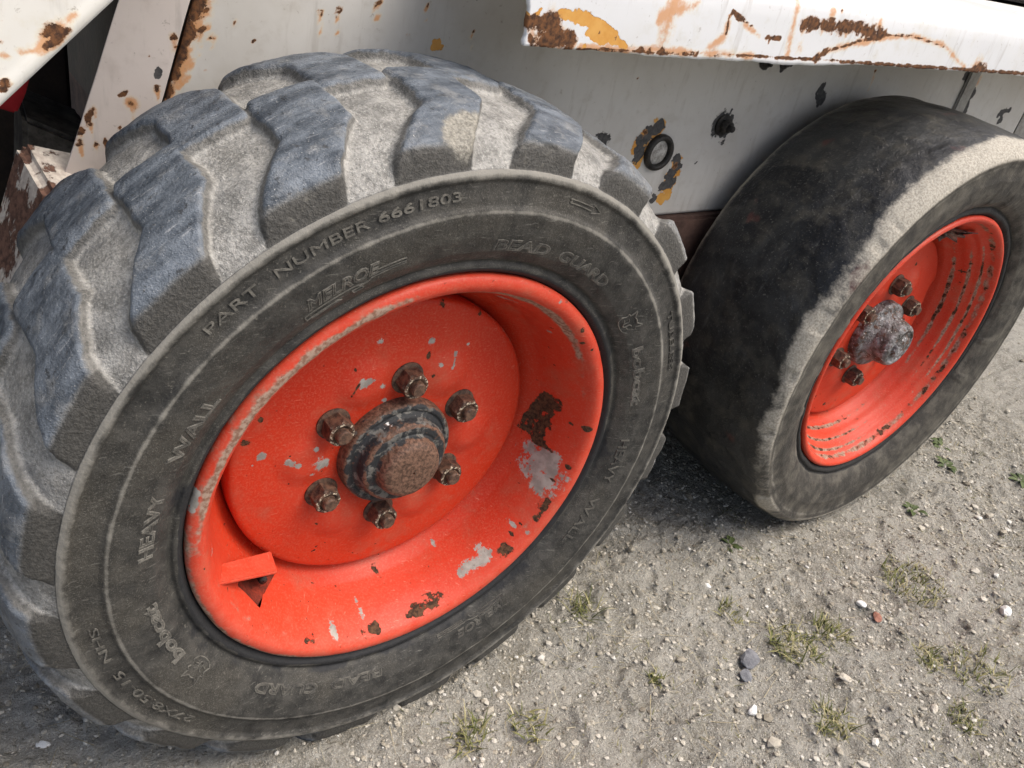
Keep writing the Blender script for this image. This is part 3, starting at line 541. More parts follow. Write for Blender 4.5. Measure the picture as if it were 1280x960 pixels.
F_LEDGE = {'rust': [[(0.0836,0.08,0.3767,0.0061),(0.0938,0.08,0.375,0.0088),(0.1046,0.08,0.3769,0.0062),(0.1133,0.08,0.3702,0.0069),(0.1252,0.08,0.3647,0.0056),(0.1051,0.08,0.3647,0.0069),(0.0902,0.08,0.3651,0.0068)],[(0.0762,0.08,0.3777,0.002),(0.0842,0.08,0.3635,0.0027)],(0.2299,0.08,0.3649,0.0031),[(0.2042,0.08,0.3628,0.0023),(0.2159,0.08,0.3627,0.0023)],(0.2776,0.08,0.3633,0.0024),[(0.3044,0.079,0.398,0.002),(0.3076,0.079,0.3828,0.0016)],[(0.306,0.079,0.4015,0.0016),(0.3194,0.08,0.3977,0.0025),(0.3407,0.08,0.3913,0.0008)],[(0.3672,0.08,0.3828,0.0017),(0.3881,0.08,0.3834,0.0018)],(0.3729,0.08,0.3794,0.0017),[(0.419,0.08,0.3989,0.0063),(0.4504,0.08,0.3996,0.0056),(0.4926,0.08,0.3994,0.0058),(0.5285,0.079,0.4003,0.0059),(0.5614,0.079,0.4,0.0041)],[(0.4596,0.08,0.3694,0.0047),(0.4746,0.08,0.3766,0.0028)],[(0.5477,0.079,0.395,0.004),(0.5618,0.079,0.3975,0.003)],[(0.4795,0.08,0.3777,0.0014),(0.5158,0.08,0.3872,0.0012),(0.5483,0.079,0.3942,0.0015)],[(0.5695,0.079,0.398,0.0012),(0.6176,0.08,0.4001,0.0011),(0.6953,0.08,0.3932,0.0009)],[(0.7892,0.08,0.3712,0.006),(0.8115,0.08,0.3713,0.0061)],(0.4727,0.081,0.4156,0.0024),(0.5041,0.082,0.4172,0.0024),[(0.3797,0.08,0.3654,0.0014),(0.9272,0.079,0.3711,0.0021)],[(0.1321,0.08,0.3594,0.0011),(0.3797,0.08,0.3654,0.0014)],(0.1729,0.08,0.3702,0.0022),(0.1535,0.08,0.374,0.0011)],'ochre': [[(0.0826,0.08,0.3801,0.0027),(0.0873,0.08,0.3863,0.002)],[(0.1069,0.08,0.3855,0.0034),(0.1223,0.08,0.3842,0.0049),(0.1373,0.08,0.3829,0.0049),(0.1543,0.08,0.3766,0.005),(0.1711,0.08,0.3701,0.0044),(0.1863,0.08,0.3644,0.003)],[(0.141,0.08,0.372,0.0043),(0.1605,0.08,0.3668,0.0036)],(0.14,0.08,0.3618,0.0028),(0.0764,0.08,0.3808,0.0027)],'stain': [[(0.2312,0.08,0.4041,0.0099),(0.2302,0.079,0.3891,0.0084),(0.2299,0.08,0.367,0.0061)],[(0.2568,0.08,0.4036,0.0055),(0.2193,0.079,0.3916,0.0061)],[(0.1361,0.08,0.3603,0.0028),(0.2042,0.08,0.3628,0.0038),(0.2858,0.08,0.3644,0.0032),(0.3553,0.08,0.365,0.0034)],[(0.3981,0.083,0.4188,0.0044),(0.4036,0.08,0.3941,0.0045),(0.4098,0.08,0.3692,0.0045)],[(0.2915,0.079,0.3705,0.0049),(0.3057,0.079,0.3799,0.0041),(0.3056,0.079,0.3911,0.0033)],(0.4244,0.08,0.3778,0.0064),[(0.3281,0.08,0.3926,0.0025),(0.357,0.08,0.3836,0.0026)],[(0.4754,0.08,0.3775,0.0038),(0.5489,0.079,0.3934,0.004),(0.6176,0.08,0.4001,0.0032),(0.6937,0.08,0.3949,0.0034),(0.7644,0.08,0.3712,0.0035)],(0.7913,0.08,0.3753,0.0096),(0.0983,0.08,0.3872,0.0048),(0.4569,0.08,0.4108,0.0047),(0.5463,0.08,0.4079,0.006),(0.1661,0.08,0.3639,0.0044)]}
F_ARM = {'rust': [(-0.247,0.102,0.6629,0.0023),[(-0.2519,0.102,0.6586,0.002),(-0.2539,0.102,0.6553,0.002)],[(-0.2441,0.1,0.6594,0.0023),(-0.2493,0.1,0.6524,0.0023),(-0.2563,0.101,0.6478,0.0014)],(-0.2775,0.101,0.628,0.002),(-0.2806,0.1,0.623,0.0017),(-0.2774,0.101,0.6491,0.0008),(-0.275,0.101,0.6615,0.0007),(-0.2594,0.1,0.6423,0.0009),(-0.2348,0.1,0.6642,0.0007)],'stain': [[(-0.2378,0.101,0.6682,0.0023),(-0.2435,0.101,0.6607,0.004),(-0.2525,0.101,0.6525,0.004),(-0.2597,0.101,0.6465,0.0028)],[(-0.2789,0.101,0.6419,0.0011),(-0.2706,0.101,0.6441,0.0011),(-0.2599,0.101,0.6448,0.0011)],(-0.2786,0.101,0.6262,0.0023)]}
F_UPRIGHT = {'rust': [(-0.1434,0.227,0.3117,0.0021),(-0.1425,0.226,0.3042,0.0014),(-0.1563,0.227,0.2727,0.0021),(-0.1743,0.231,0.2587,0.0036),[(-0.1778,0.232,0.2674,0.0014),(-0.1824,0.233,0.264,0.0014)],[(-0.2005,0.237,0.2532,0.0022),(-0.2054,0.237,0.2448,0.0022)],(-0.2041,0.236,0.2406,0.0022),[(-0.1943,0.233,0.2289,0.0015),(-0.1938,0.233,0.2195,0.0015)],(-0.2111,0.238,0.2339,0.0029),(-0.2122,0.237,0.2257,0.0029),(-0.161,0.23,0.2961,0.0011),(-0.2013,0.235,0.2253,0.0022),(-0.1837,0.232,0.2392,0.0014)],'stain': [[(-0.1434,0.227,0.3117,0.0035),(-0.1425,0.226,0.3042,0.0028)],(-0.1743,0.231,0.2587,0.0043),(-0.1558,0.227,0.2715,0.0029)],'dark': [[(-0.1548,0.228,0.2861,0.0032),(-0.156,0.228,0.2818,0.0025)]]}  # dark: shade inside a bolt hole, painted flat onto the plate

# ------------------------------------------------------------------ the loader
loader = empty('skid_steer_loader', (0, 0, 0))
tag(loader, 'old white skid steer loader with two orange wheels and rusty flaking paint', 'loader')

# section of the tyre, near half: (r, y) from the bead to the crown, and the lug-top partner of each point
BASE = [(.2060, .014), (.2080, .002), (.2125, -.0035), (.2165, -.0036), (.2185, -.0012), (.2205, -.0016), (.2225, -.0050), (.232, -.0115),
        (.246, -.0160), (.258, -.0180), (.2635, -.0190), (.2680, -.0186), (.2705, -.0162), (.279, -.0150), (.2885, -.0148), (.2905, -.0168),
        (.2940, -.0168), (.2980, -.0142), (.3008, -.0112), (.3062, -.0066), (.3125, .0016), (.3168, .011), (.3210, .024), (.3245, .050), (.3262, YC)]
TOP = list(BASE)
TOP[-7:] = [(.3035, -.0132), (.3120, -.0118), (.3195, -.0080), (.3250, .0005), (.3300, .018), (.3332, .048), (.3350, YC)]
SIDE_R = np.array([b[0] for b in BASE[1:18]]); SIDE_Y = np.array([b[1] for b in BASE[1:18]])

def tyre_profile(n_side, n_tread, tops):
    B = np.array([(*b, *t) for b, t in zip(BASE, tops)])
    a = resample(B[:18], n_side, 1)
    Bt = B[17:]
    # resample the tread part by the mean arc length of base and top
    d = np.r_[0, np.cumsum(0.5 * np.hypot(*np.diff(Bt[:, :2], axis=0).T) + 0.5 * np.hypot(*np.diff(Bt[:, 2:], axis=0).T))]
    t = np.linspace(0, d[-1], n_tread); b = np.stack([np.interp(t, d, Bt[:, k]) for k in range(4)], 1)
    for _ in range(3): b[1:-1] = b[1:-1] * 0.5 + 0.25 * (b[:-2] + b[2:])
    return np.r_[a, b[1:]], n_side
def mirror(P):
    Q = P[:-1][::-1].copy(); Q[:, 1] = 2 * YC - Q[:, 1]; Q[:, 3] = 2 * YC - Q[:, 3]; return np.r_[P, Q]
def ridge_of(r):
    g_ = lambda c, w_: np.exp(-((r - c) / w_) ** 2)
    return np.clip(0.80 * g_(.2665, .0026) + 1.25 * g_(.2970, .0024) + 0.65 * g_(.2925, .0040), 0, 1)

def lug_sdf(thd, y):
    """distance (m) to the staggered lugs, negative inside; thd in degrees"""
    def one(yy, c0):
        dl = 7.0 * np.clip((0.036 - yy) / 0.046, 0, 1.15)
        hw = 4.65 + 1.0 * np.clip((0.03 - yy) / 0.04, 0, 1)
        u = (thd - c0 - dl + 9) % 18 - 9
        qx = (np.abs(u) - hw) * math.pi / 180 * 0.325; qy = yy - 0.0985
        r0 = 0.007; ax, ay = qx + r0, qy + r0
        return np.hypot(np.maximum(ax, 0), np.maximum(ay, 0)) + np.minimum(np.maximum(ax, ay), 0) - r0
    return one(y, 109.8), one(2 * YC - y, 119.2)

def front_tyre():
    P, ns = tyre_profile(92, 96, TOP); n_half = len(P); P = mirror(P)
    NT = 1200; th = np.arange(NT) / NT * 2 * np.pi
    T = np.broadcast_to(th[:, None], (NT, len(P)))
    rb, yb, rt, yt = [np.broadcast_to(P[None, :, k], T.shape) for k in range(4)]
    tread = np.zeros(len(P)); tread[ns - 1:len(P) - ns + 1] = 1; tread = np.broadcast_to(tread, T.shape)
    pos = np.stack([rb * np.cos(T), yb, rb * np.sin(T)], -1)
    ym = 0.5 * (yb + yt)
    nA = fbm(pos * 55, 4, seed=41); nB = fbm(pos * 160, 3, seed=42); nL = fbm(pos * 14, 3, seed=43)
    d1, d2 = lug_sdf(np.degrees(T) + 0.5 * nL, ym + 0.002 * nA)
    d = np.minimum(d1, d2) + 0.0024 * nA + 0.0014 * nB + 0.0014 * nL
    h = sstep(-d, -0.0042, 0.0042)
    # chunks torn from the lug edges
    nT = fbm(pos * 30, 3, seed=77)
    near = np.exp(-((ym + 0.004) / 0.022) ** 2)
    tear = sstep(nT + 0.14 * near, 0.46, 0.56) * sstep(h, 0.3, 0.8) * (0.35 + 0.65 * near)
    thd = np.degrees(T)
    tb = np.exp(-(((thd - 93.5 + 100 * (ym - 0.0)) / 4.2) ** 2 + ((ym - 0.004) / 0.017) ** 2) ** 2) * sstep(h, 0.2, 0.7)
    tear = np.maximum(tear * 0.35, tb)
    h2 = h * (1 - 0.34 * tear * (1 + 0.7 * nB))
    k = h2 * tread
    r = rb + (rt - rb) * k + tread * (0.0016 * nL * h + 0.0007 * nB + 0.0009 * nA)
    y = yb + (yt - yb) * k - (1 - tread) * (0.0004 * nA + 0.00025 * nB) * np.sign(YC - yb)
    x, z = r * np.cos(T), r * np.sin(T)
    # flattened against the ground, with a slight bulge of the wall above
    sink = np.clip(-(z + Z0 - 0.001), 0, None); z = z + sink
    near_g = np.exp(-((z + Z0) / 0.05) ** 2) * (z < 0); y = y - np.sign(YC - yb) * 0.004 * near_g * (np.abs(x) < 0.2)
    s_ = np.minimum(yt, 2 * YC - yt); sh = sstep(-(s_ + 0.0012 * nA), 0.0080, 0.0105)
    foot = np.exp(-((d - 0.0026) / 0.0016) ** 2) + 0.55 * np.exp(-((d + 0.0030) / 0.0012) ** 2)
    A = dict(edge=np.clip(foot, 0, 1) * tread, lug=h2 * tread, tread=tread, ridge=ridge_of(rb) * (1 - tread) + 0.0, bead=(np.exp(-((rb - .2095) / .0042) ** 4) * 0.8 + 0.30 * np.exp(-((rb - .218) / .010) ** 2) * (0.5 + 0.5 * np.cos(T - R(-60))) + 0.26 * sstep(-rb, -.256, -.214)) * (1 - tread),
             dust=np.clip(sstep(np.cos(T - R(-10)), 0.05, 0.75) * 0.9 + 0.25 * np.exp(-((thd - 215) / 25) ** 2), 0, 1), tear=tear * tread, shoulder=np.clip(sh, 0, 1))
    return mesh_np('tyre', np.stack([x, y, z], -1), grid_faces(NT, len(P), True), True, A)

RTOP = list(BASE)
RTOP[12:] = [(.2725, -.0186), (.280, -.0190), (.2860, -.0200), (.2900, -.0210), (.2938, -.0205), (.2975, -.0178), (.3018, -.0135), (.3055, -.0080), (.3083, .001), (.3102, .012), (.3118, .034), (.3130, .060), (.3135, YC)]
def rear_tyre():
    P, ns = tyre_profile(80, 60, RTOP); P = mirror(P); P[:, 0:2] = P[:, 2:4]
    NT = 720; th = np.arange(NT) / NT * 2 * np.pi
    T = np.broadcast_to(th[:, None], (NT, len(P))); rb, yb = [np.broadcast_to(P[None, :, k], T.shape) for k in (2, 3)]
    pos = np.stack([rb * np.cos(T), yb, rb * np.sin(T)], -1)
    tread = sstep(np.arange(len(P)), ns - 7, ns - 5) * sstep(-np.arange(len(P)), -(len(P) - ns + 6), -(len(P) - ns + 4)); tread = np.broadcast_to(tread, T.shape)
    nA = fbm(pos * 12, 4, seed=91); nB = fbm(pos * 120, 3, seed=92)
    s = np.minimum(yb, 2 * YC - yb) + 0.012 * (yb > YC)
    scuff = 1.25 * np.exp(-np.clip((s + 0.013) / (0.013 + 0.008 * np.clip(np.sin(T), 0, 1)), 0, None) ** 2) * np.clip(0.88 + 1.0 * nA + 0.25 * np.sin(T), 0.4, 1.3)
    # worn remains of the lugs: faint dips, notches in the edge
    dip = sstep(fbm(pos * np.array([10, 22, 10]), 3, seed=95), 0.2, 0.55)
    ring = sstep(s, -0.016, 0.0)
    old = np.minimum(*lug_sdf(np.degrees(T) + 3 * nA, yb)); wornlug = sstep(-old, -0.008, 0.006)
    r = rb + 0.0024 * nA * ring + (0.0010 * wornlug - 0.0006) * ring - 0.0014 * dip * ring + 0.0005 * nB
    y = yb + 0.0003 * nB
    notch = sstep(vnoise(np.stack([np.cos(T) * 14, np.sin(T) * 14, 0 * T], -1), 5), 0.45, 0.6) * np.exp(-((s + 0.014) / 0.006) ** 2)
    r = r - 0.0035 * notch
    A = dict(scuff=scuff, worn=wornlug, tread=tread, ridge=np.exp(-((rb - .284) / .004) ** 2) * 0.6 * (1 - tread) + 0.35 * np.exp(-((rb - .2665) / .003) ** 2) * (1 - tread),
             bead=np.exp(-((rb - .2135) / .0085) ** 4) * (1 - tread))
    return mesh_np('tyre', np.stack([r * np.cos(T), y, r * np.sin(T)], -1), grid_faces(NT, len(P), True), True, A)

def blobfield(chips):
    """chips: (theta_deg, r, size) or polylines [(theta, r, size), ...]; 0.5 at the blob's edge"""
    def f(T, r, y):
        X, Zz = r * np.cos(T), r * np.sin(T); out = np.zeros_like(X)
        for c in chips:
            pts = c if isinstance(c, list) else [c]
            q = []
            for a, b in zip(pts, pts[1:] + pts[-1:]):
                n = max(1, int(math.hypot(b[1] - a[1], R(b[0] - a[0]) * a[1]) / (0.6 * a[2])))
                q += [tuple(a[i] + (b[i] - a[i]) * k / n for i in range(3)) for k in range(n)]
            for t, rr, s in q:
                cx, cz = rr * math.cos(R(t)), rr * math.sin(R(t)); w_ = (np.abs(X - cx) < 2 * s) & (np.abs(Zz - cz) < 2 * s)
                out[w_] = np.maximum(out[w_], np.clip(1 - 0.5 * np.hypot(X[w_] - cx, Zz[w_] - cz) / s, 0, 1))
        return out
    return f
#CHIPS
LUGA = [86.5 + 60 * k for k in range(6)]
RIM = [(.2050, .010), (.2074, .004), (.2072, -.0008), (.2050, -.0036), (.2010, -.0050), (.1965, -.0046), (.1928, -.0022), (.1896, .0025), (.1868, .0085), (.1835, .0160), (.1805, .0240),
       (.1778, .0335), (.1750, .0450), (.1715, .0565), (.1660, .0660), (.1600, .0740), (.1530, .0820), (.1500, .0900)]
RIM2 = [(.2050, .010), (.2074, .004), (.2072, -.0008), (.2050, -.0036), (.2020, -.0042), (.1985, -.0022), (.1955, .0030), (.1938, .0100), (.1900, .0150), (.1862, .0190), (.1840, .0250),
        (.1800, .0300), (.1772, .0350), (.1745, .0440), (.1715, .0500), (.1685, .0570), (.1640, .0630), (.1600, .0740), (.1530, .0820), (.1500, .0900)]
def rim_mesh(prof, seg, rust, grey, dirtf, fadef, extra=None, cut=None):
    P = resample(prof, 90, 2)
    def disp(T, r, y):
        p = np.stack([r * np.cos(T), y, r * np.sin(T)], -1); return 0.0005 * fbm(p * 25, 3, seed=61), 0.0007 * fbm(p * 18, 3, seed=62)
    bf = blobfield(rust); rf = (lambda T, r, y: np.maximum(bf(T, r, y), extra(T, r, y))) if extra else bf
    return lathe('rim', P, seg, dict(rust=rf, grey=blobfield(grey), dirt=dirtf, fade=fadef), disp, cut)
def barrel_mesh():
    return lathe('barrel', resample([(.1500, .090), (.1560, .105), (.165, .120), (.178, .150), (.190, .168), (.200, .177), (.2065, .176), (.207, .170), (.204, .165)], 24), 96)
def disc_mesh(rust, grey, dirtf, fadef, notch=None):
    prof = resample([(.1515, .0860), (.1522, .0680), (.1512, .0638), (.1480, .0620), (.1400, .0608), (.1200, .0592), (.1000, .0575), (.0880, .0565), (.0700, .0560), (.0500, .0560), (.0300, .0560)], 110, 1)
    def disp(T, r, y):
        dy = 0.0; X, Zz = r * np.cos(T), r * np.sin(T)
        for a in LUGA:                                  # raised humps between the studs, flats at the studs
            b = R(a + 30); d = np.hypot(X - .087 * math.cos(b), Zz - .087 * math.sin(b)); dy = dy - 0.0042 * sstep(-d, -0.030, -0.008)
            b = R(a); d = np.hypot(X - .0762 * math.cos(b), Zz - .0762 * math.sin(b)); dy = dy * sstep(d, 0.014, 0.021)
        p = np.stack([X, 0 * X, Zz], -1); dy = dy + 0.0006 * fbm(p * 20, 3, seed=66)
        dr = 0 * r
        if notch is not None:
            a, w_, dep = notch; k = np.exp(-((((np.degrees(T) - a + 180) % 360) - 180) / w_) ** 4)
            dr = -dep * k * sstep(r, 0.125, 0.150); dy = dy + 0.012 * k * sstep(r, 0.130, 0.1515)
        return dr, dy
    return lathe('disc', prof, 360, dict(rust=blobfield(rust), grey=blobfield(grey), dirt=dirtf, fade=fadef), disp)

def nut_mesh():
    """hexagon wheel nut with chamfered crown and the stud end poking out, axis -y"""
    bm = bmesh.new(); lay = bm.verts.layers.float.new('rim')
    def ring(rad, y, n, hexa):
        out = []
        for k in range(n):
            a = 2 * math.pi * k / n; q = rad
            if hexa: q = rad * math.cos(math.pi / 6) / math.cos((a % (math.pi / 3)) - math.pi / 6) if hexa == 1 else min(rad, hexa)
            out.append(bm.verts.new((q * math.cos(a), y, q * math.sin(a))))
        return out
    rings = [ring(.0152, 0.004, 24, 0), ring(.0152, -.0015, 24, 0), ring(.0128, -.0025, 24, 1), ring(.0128, -.0150, 24, 1), ring(.0112, -.0182, 24, 0), ring(.0092, -.0188, 24, 0),
             ring(.0068, -.0170, 24, 0), ring(.0066, -.0230, 24, 0), ring(.0058, -.0246, 24, 0)]
    for rg in (rings[4], rings[5]):
        for v in rg: v[lay] = 1.0
    for a, b in zip(rings, rings[1:]):
        for k in range(24): bm.faces.new((a[k], a[(k+1) % 24], b[(k+1) % 24], b[k]))
    bm.faces.new(rings[-1][::-1])
    me = bm_mesh('lug_nut', bm, False); return me
NUTM = nut_mesh()

def hub_mesh(kind):
    if kind == 0:
        prof = [(.0560, .060), (.0560, .0500), (.0550, .0440), (.0530, .0425), (.0495, .0422), (.0482, .0440), (.0470, .0425), (.0440, .0400), (.0435, .0330), (.0425, .0300), (.0400, .0285),
                (.0350, .0282), (.0325, .0292), (.0315, .0270), (.0300, .0205), (.0280, .0170), (.0240, .0150), (.0150, .0140), (.0010, .0138)]
    else:
        prof = [(.0520, .060), (.0515, .0440), (.0490, .0410), (.0420, .0390), (.0360, .0330), (.0345, .0200), (.0330, .0120), (.0300, .0080), (.0260, .0065), (.0245, .0085), (.0180, .0085), (.0165, .0050), (.0150, .0030), (.0010, .0020)]
    P = resample(prof, 90, 1)
    def disp(T, r, y):
        p = np.stack([r * np.cos(T), y, r * np.sin(T)], -1); a = 1.0 if kind == 0 else 2.4
        return a * 0.0004 * fbm(p * 60, 3, seed=71), a * 0.0005 * fbm(p * 60, 3, seed=72) * sstep(r, .004, .012)
    A = dict(rust=lambda T, r, y: 0.75 * sstep(-r, -.033, -.028) + 0.45 * np.exp(-((r - .0555) / .002) ** 2) + 0.5 * np.exp(-((r - .0415) / .0018) ** 2) + 0.25,
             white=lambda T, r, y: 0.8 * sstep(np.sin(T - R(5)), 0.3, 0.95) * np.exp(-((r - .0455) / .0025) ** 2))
    return lathe('hub', P, 160, A, disp)

# raised writing that follows the tyre wall, reading clockwise with its feet towards the hub
def ring_map(V, x0, x1, th0, th1, rbase, hs, lift):
    V = np.asarray(V, float); t = (V[:, 0] - x0) / (x1 - x0); th = np.radians(th0 + (th1 - th0) * t); r = rbase + V[:, 1] * hs
    y = np.interp(r, SIDE_R, SIDE_Y) - lift * V[:, 2]
    return np.stack([r * np.cos(th), y, r * np.sin(th)], 1)
def ring_text(parent, txt, th0, th1, rbase, height, mat, outline=False, shear=0.0, bold=0.0, lift=1.0):
    cu = bpy.data.curves.new('t', 'FONT'); cu.body = txt; cu.size = 1.0; cu.resolution_u = 3; cu.shear = shear
    if outline: cu.fill_mode = 'NONE' if hasattr(cu, 'fill_mode') else cu.fill_mode; cu.bevel_depth = 0.055; cu.bevel_resolution = 1
    else: cu.extrude = 0.12; cu.offset = bold
    o = bpy.data.objects.new('t', cu); col.objects.link(o)
    dg = bpy.context.evaluated_depsgraph_get(); me = o.evaluated_get(dg).to_mesh()
    V = np.array([v.co[:] for v in me.vertices]); F = [tuple(p.vertices) for p in me.polygons]
    o.evaluated_get(dg).to_mesh_clear(); bpy.data.objects.remove(o); bpy.data.curves.remove(cu)
    capH = 0.73; V2 = V.copy(); V2[:, 2] = V[:, 2] * (0.0150 if outline else 0.0095) * lift
    W = ring_map(V2, V[:, 0].min(), V[:, 0].max(), th0, th1, rbase, height / capH, 1.0)
    return obj('raised_lettering', mesh_np('raised_lettering', W, F, False), mat, parent)
def ring_strokes(parent, name, lines, th0, th1, rbase, height, mat, w_=0.0005):
    """polylines in a unit box drawn as thin raised ribs"""
    V, F = [], []
    for L in lines:
        L = resample(np.array(L, float), max(2, int(sum(math.dist(a, b) for a, b in zip(L, L[1:])) * 14)))
        th = np.radians(th0 + (th1 - th0) * L[:, 0]); r = rbase + L[:, 1] * height; y = np.interp(r, SIDE_R, SIDE_Y)
        C = np.stack([r * np.cos(th), y, r * np.sin(th)], 1); D = np.gradient(C, axis=0); D /= np.linalg.norm(D, axis=1)[:, None] + 1e-9
        N = np.array([0, -1.0, 0]); S = np.cross(D, N); i0 = len(V)
        for c, s in zip(C, S): V += [c + s * w_ * 1.3 - N * 0.0003, c + s * w_ * 0.8 + N * 0.0008, c - s * w_ * 0.8 + N * 0.0008, c - s * w_ * 1.3 - N * 0.0003]
        for k in range(len(C) - 1):
            j = i0 + 4 * k; F += [(j + q, j + q + 1, j + 5 + q, j + 4 + q) for q in range(3)]
        j = i0 + 4 * (len(C) - 1); F += [(i0, i0 + 3, i0 + 2, i0 + 1), (j, j + 1, j + 2, j + 3)]
    return obj(name, mesh_np(name, V, F, False), mat, parent)

def dirt_front(T, r, y):
    th = np.degrees(T); up = np.exp(-((th - 140) / 42) ** 4); b = 0.5 + 0.5 * np.cos(T - R(255)); tp = np.exp(-((th - 70) / 40) ** 4)
    return (0.95 * np.exp(-((r - .1985) / .0048) ** 2) * up + 0.70 * np.exp(-((r - .1890) / .0040) ** 2) * tp + 0.42 * np.exp(-((r - .1880) / .003) ** 2)
            + 0.55 * np.exp(-((r - .2062) / .0028) ** 2) * (0.25 + 0.75 * b) + 0.36 * b * sstep(r, .190, .203) - 0.05)
def fade_front(T, r, y): return np.clip(sstep(r, .182, .204) * (0.35 + 0.65 * sstep(-np.sin(T), -0.3, 0.6)) + 0.25 * sstep(r, .160, .178), 0, 1)
def dirt_disc(T, r, y): return 0.5 * np.exp(-((r - .1515) / .002) ** 2) + 0.22 * sstep(-np.sin(T), 0.2, 1.0) * sstep(r, .11, .15) - 0.08
def zero(T, r, y): return 0 * r

def make_wheel(x, rear):
    wl = empty('wheel', (x, 0, Z0), loader)
    obj('tyre', rear_tyre() if rear else front_tyre(), BALD if rear else RUBBER, wl)
    if rear:
        ribs = lambda T, r, y: 1.05 * (np.exp(-((r - .1885) / .0020) ** 2) + np.exp(-((r - .1800) / .0018) ** 2) + np.exp(-((r - .1712) / .0018) ** 2)) * (0.62 + 0.3 * np.sin(3 * T + 1)) + 0.65 * np.exp(-((r - .1945) / .0022) ** 2)
        rm = rim_mesh(RIM2, 420, RUST_RIM2, [], ribs, lambda T, r, y: 0.25 + 0 * r, lambda T, r, y: 0.44 * ribs(T, r, y))
        dm = disc_mesh(RUST_DISC2, [], lambda T, r, y: 0.12 + 0 * r, zero, (6, 16, 0.020))
    else:
        rm = rim_mesh(RIM, 640, RUST_RIM, GREY_RIM, dirt_front, fade_front, None, [(-149, .1790), (-128.5, .1675), (-138.0, .1815)])   # valve hole
        dm = disc_mesh(RUST_DISC, GREY_DISC, dirt_disc, lambda T, r, y: 0.3 * np.exp(-((r - .087) / .02) ** 2))
    om = ORANGE2 if rear else ORANGE
    obj('rim', rm, om, wl); obj('disc', dm, om, wl); obj('barrel', barrel_mesh(), om, wl)
    obj('hub', hub_mesh(1 if rear else 0), HUB2 if rear else HUB, wl)
    for k, a in enumerate(LUGA):
        n = obj('lug_nut', NUTM, NUT, wl, (.0762 * math.cos(R(a)), .0565, .0762 * math.sin(R(a))), (0, R(37 * k), 0))
        n.scale = (1.05, 0.94 + 0.05 * math.sin(k * 2.2), 1.05)
    return wl
W1 = make_wheel(0.0, False); W2 = make_wheel(WB, True)
tag(W1, 'nearer orange wheel with a chunky lugged tyre'); tag(W2, 'further orange wheel with a bald smooth tyre')

# torn steel where the valve guard of the rear wheel broke away
def torn():
    r_ = np.random.default_rng(5); V, F = [], []; n = 26
    for ring, (q, lift) in enumerate([(0.0, .012), (.008, .009), (.014, .001), (.020, -.009)]):
        for k in range(n):
            a = 2 * math.pi * k / n; qq = q * (1 + 0.30 * r_.normal() * (ring > 0)); th = 70 + math.degrees(qq * math.cos(a) * 1.15 / .168); rr = .168 + qq * math.sin(a) * 0.62
            yy = float(np.interp(-rr, [-.19, -.178, -.170, -.165, -.150], [.014, .030, .046, .060, .064])); V.append(pol(th, rr, yy + lift + 0.0028 * r_.normal() * (ring > 1)))
    for a in range(3):
        for k in range(n): F.append((a * n + k, a * n + (k + 1) % n, (a + 1) * n + (k + 1) % n, (a + 1) * n + k))
    return mesh_np('torn_steel', V, F, False)
def pol(th, r, y): return (r * math.cos(R(th)), y, r * math.sin(R(th)))
tsn = obj('torn_steel', torn(), TORN, W2); tsn.modifiers.new('thickness', 'SOLIDIFY').thickness = 0.0012
# valve guard of the front wheel: a bent tab over the valve stem
def pol(th, r, y): return (r * math.cos(R(th)), y, r * math.sin(R(th)))
def tab():
    bm = bmesh.new(); n = np.array([0.0, 1.0, 0.0])
    A_ = np.array(pol(-159.4, .1816, .012)); B_ = np.array(pol(-139.1, .1496, .036)); A2 = np.array(pol(-158.5, .1775, .034)); B2 = np.array(pol(-139.2, .1453, .060))
    dirn = (B_ - A_) / np.linalg.norm(B_ - A_); A_ = A_ - dirn * 0.010; A2 = A2 - dirn * 0.010
    side = np.cross(B_ - A_, n); side /= np.linalg.norm(side)
    if side[2] > 0: side = -side                      # towards the ground
    def slab(pts, ext):
        a = [bm.verts.new(tuple(q)) for q in pts]; b = [bm.verts.new(tuple(q + ext)) for q in pts]
        bm.faces.new(a[::-1]); bm.faces.new(b)
        for i in range(len(a)): bm.faces.new((a[i], a[(i + 1) % len(a)], b[(i + 1) % len(b)], b[i]))
    slab([A_, B_, B2, A2], side * 0.004)
    C_ = B_ - dirn * 0.0031 + side * 0.0031; C2 = B2 - dirn * 0.0031 + side * 0.0031
    slab([C_, C2, C2 + side * 0.010 + n * 0.008], dirn * 0.003)
    bmesh.ops.recalc_face_normals(bm, faces=bm.faces)
    bmesh.ops.bevel(bm, geom=bm.edges[:], offset=0.0012, segments=3, affect='EDGES')
    return bm_mesh('valve_guard', bm)
vg = obj('valve_guard', tab(), None, W1)
for k in ('rust', 'grey', 'dirt', 'fade'):
    at = vg.data.attributes.new(k, 'FLOAT', 'POINT'); at.data.foreach_set('value', [{'fade': 0.6, 'dirt': 0.3}.get(k, 0.0)] * len(vg.data.vertices))
vg.data.materials.append(ORANGE)
def recess():
    c = [np.array(pol(-149.6, .1795, .0312)), np.array(pol(-128.0, .1672, .0640)), np.array(pol(-138.0, .1820, .0255))]; m_ = sum(c) / 3
    rings = [c, [m_ + (q - m_) * 0.9 + np.array([0, .006, 0]) for q in c], [m_ + (q - m_) * 0.55 + np.array([0, .022, 0]) for q in c]]
    V = [tuple(q) for rg in rings for q in rg]; F = [(a * 3 + k, a * 3 + (k + 1) % 3, a * 3 + 3 + (k + 1) % 3, a * 3 + 3 + k) for a in range(2) for k in range(3)] + [(6, 7, 8)]
    return mesh_np('valve_recess', V, F, False)
obj('valve_recess', recess(), ORANGE_DARK, W1)
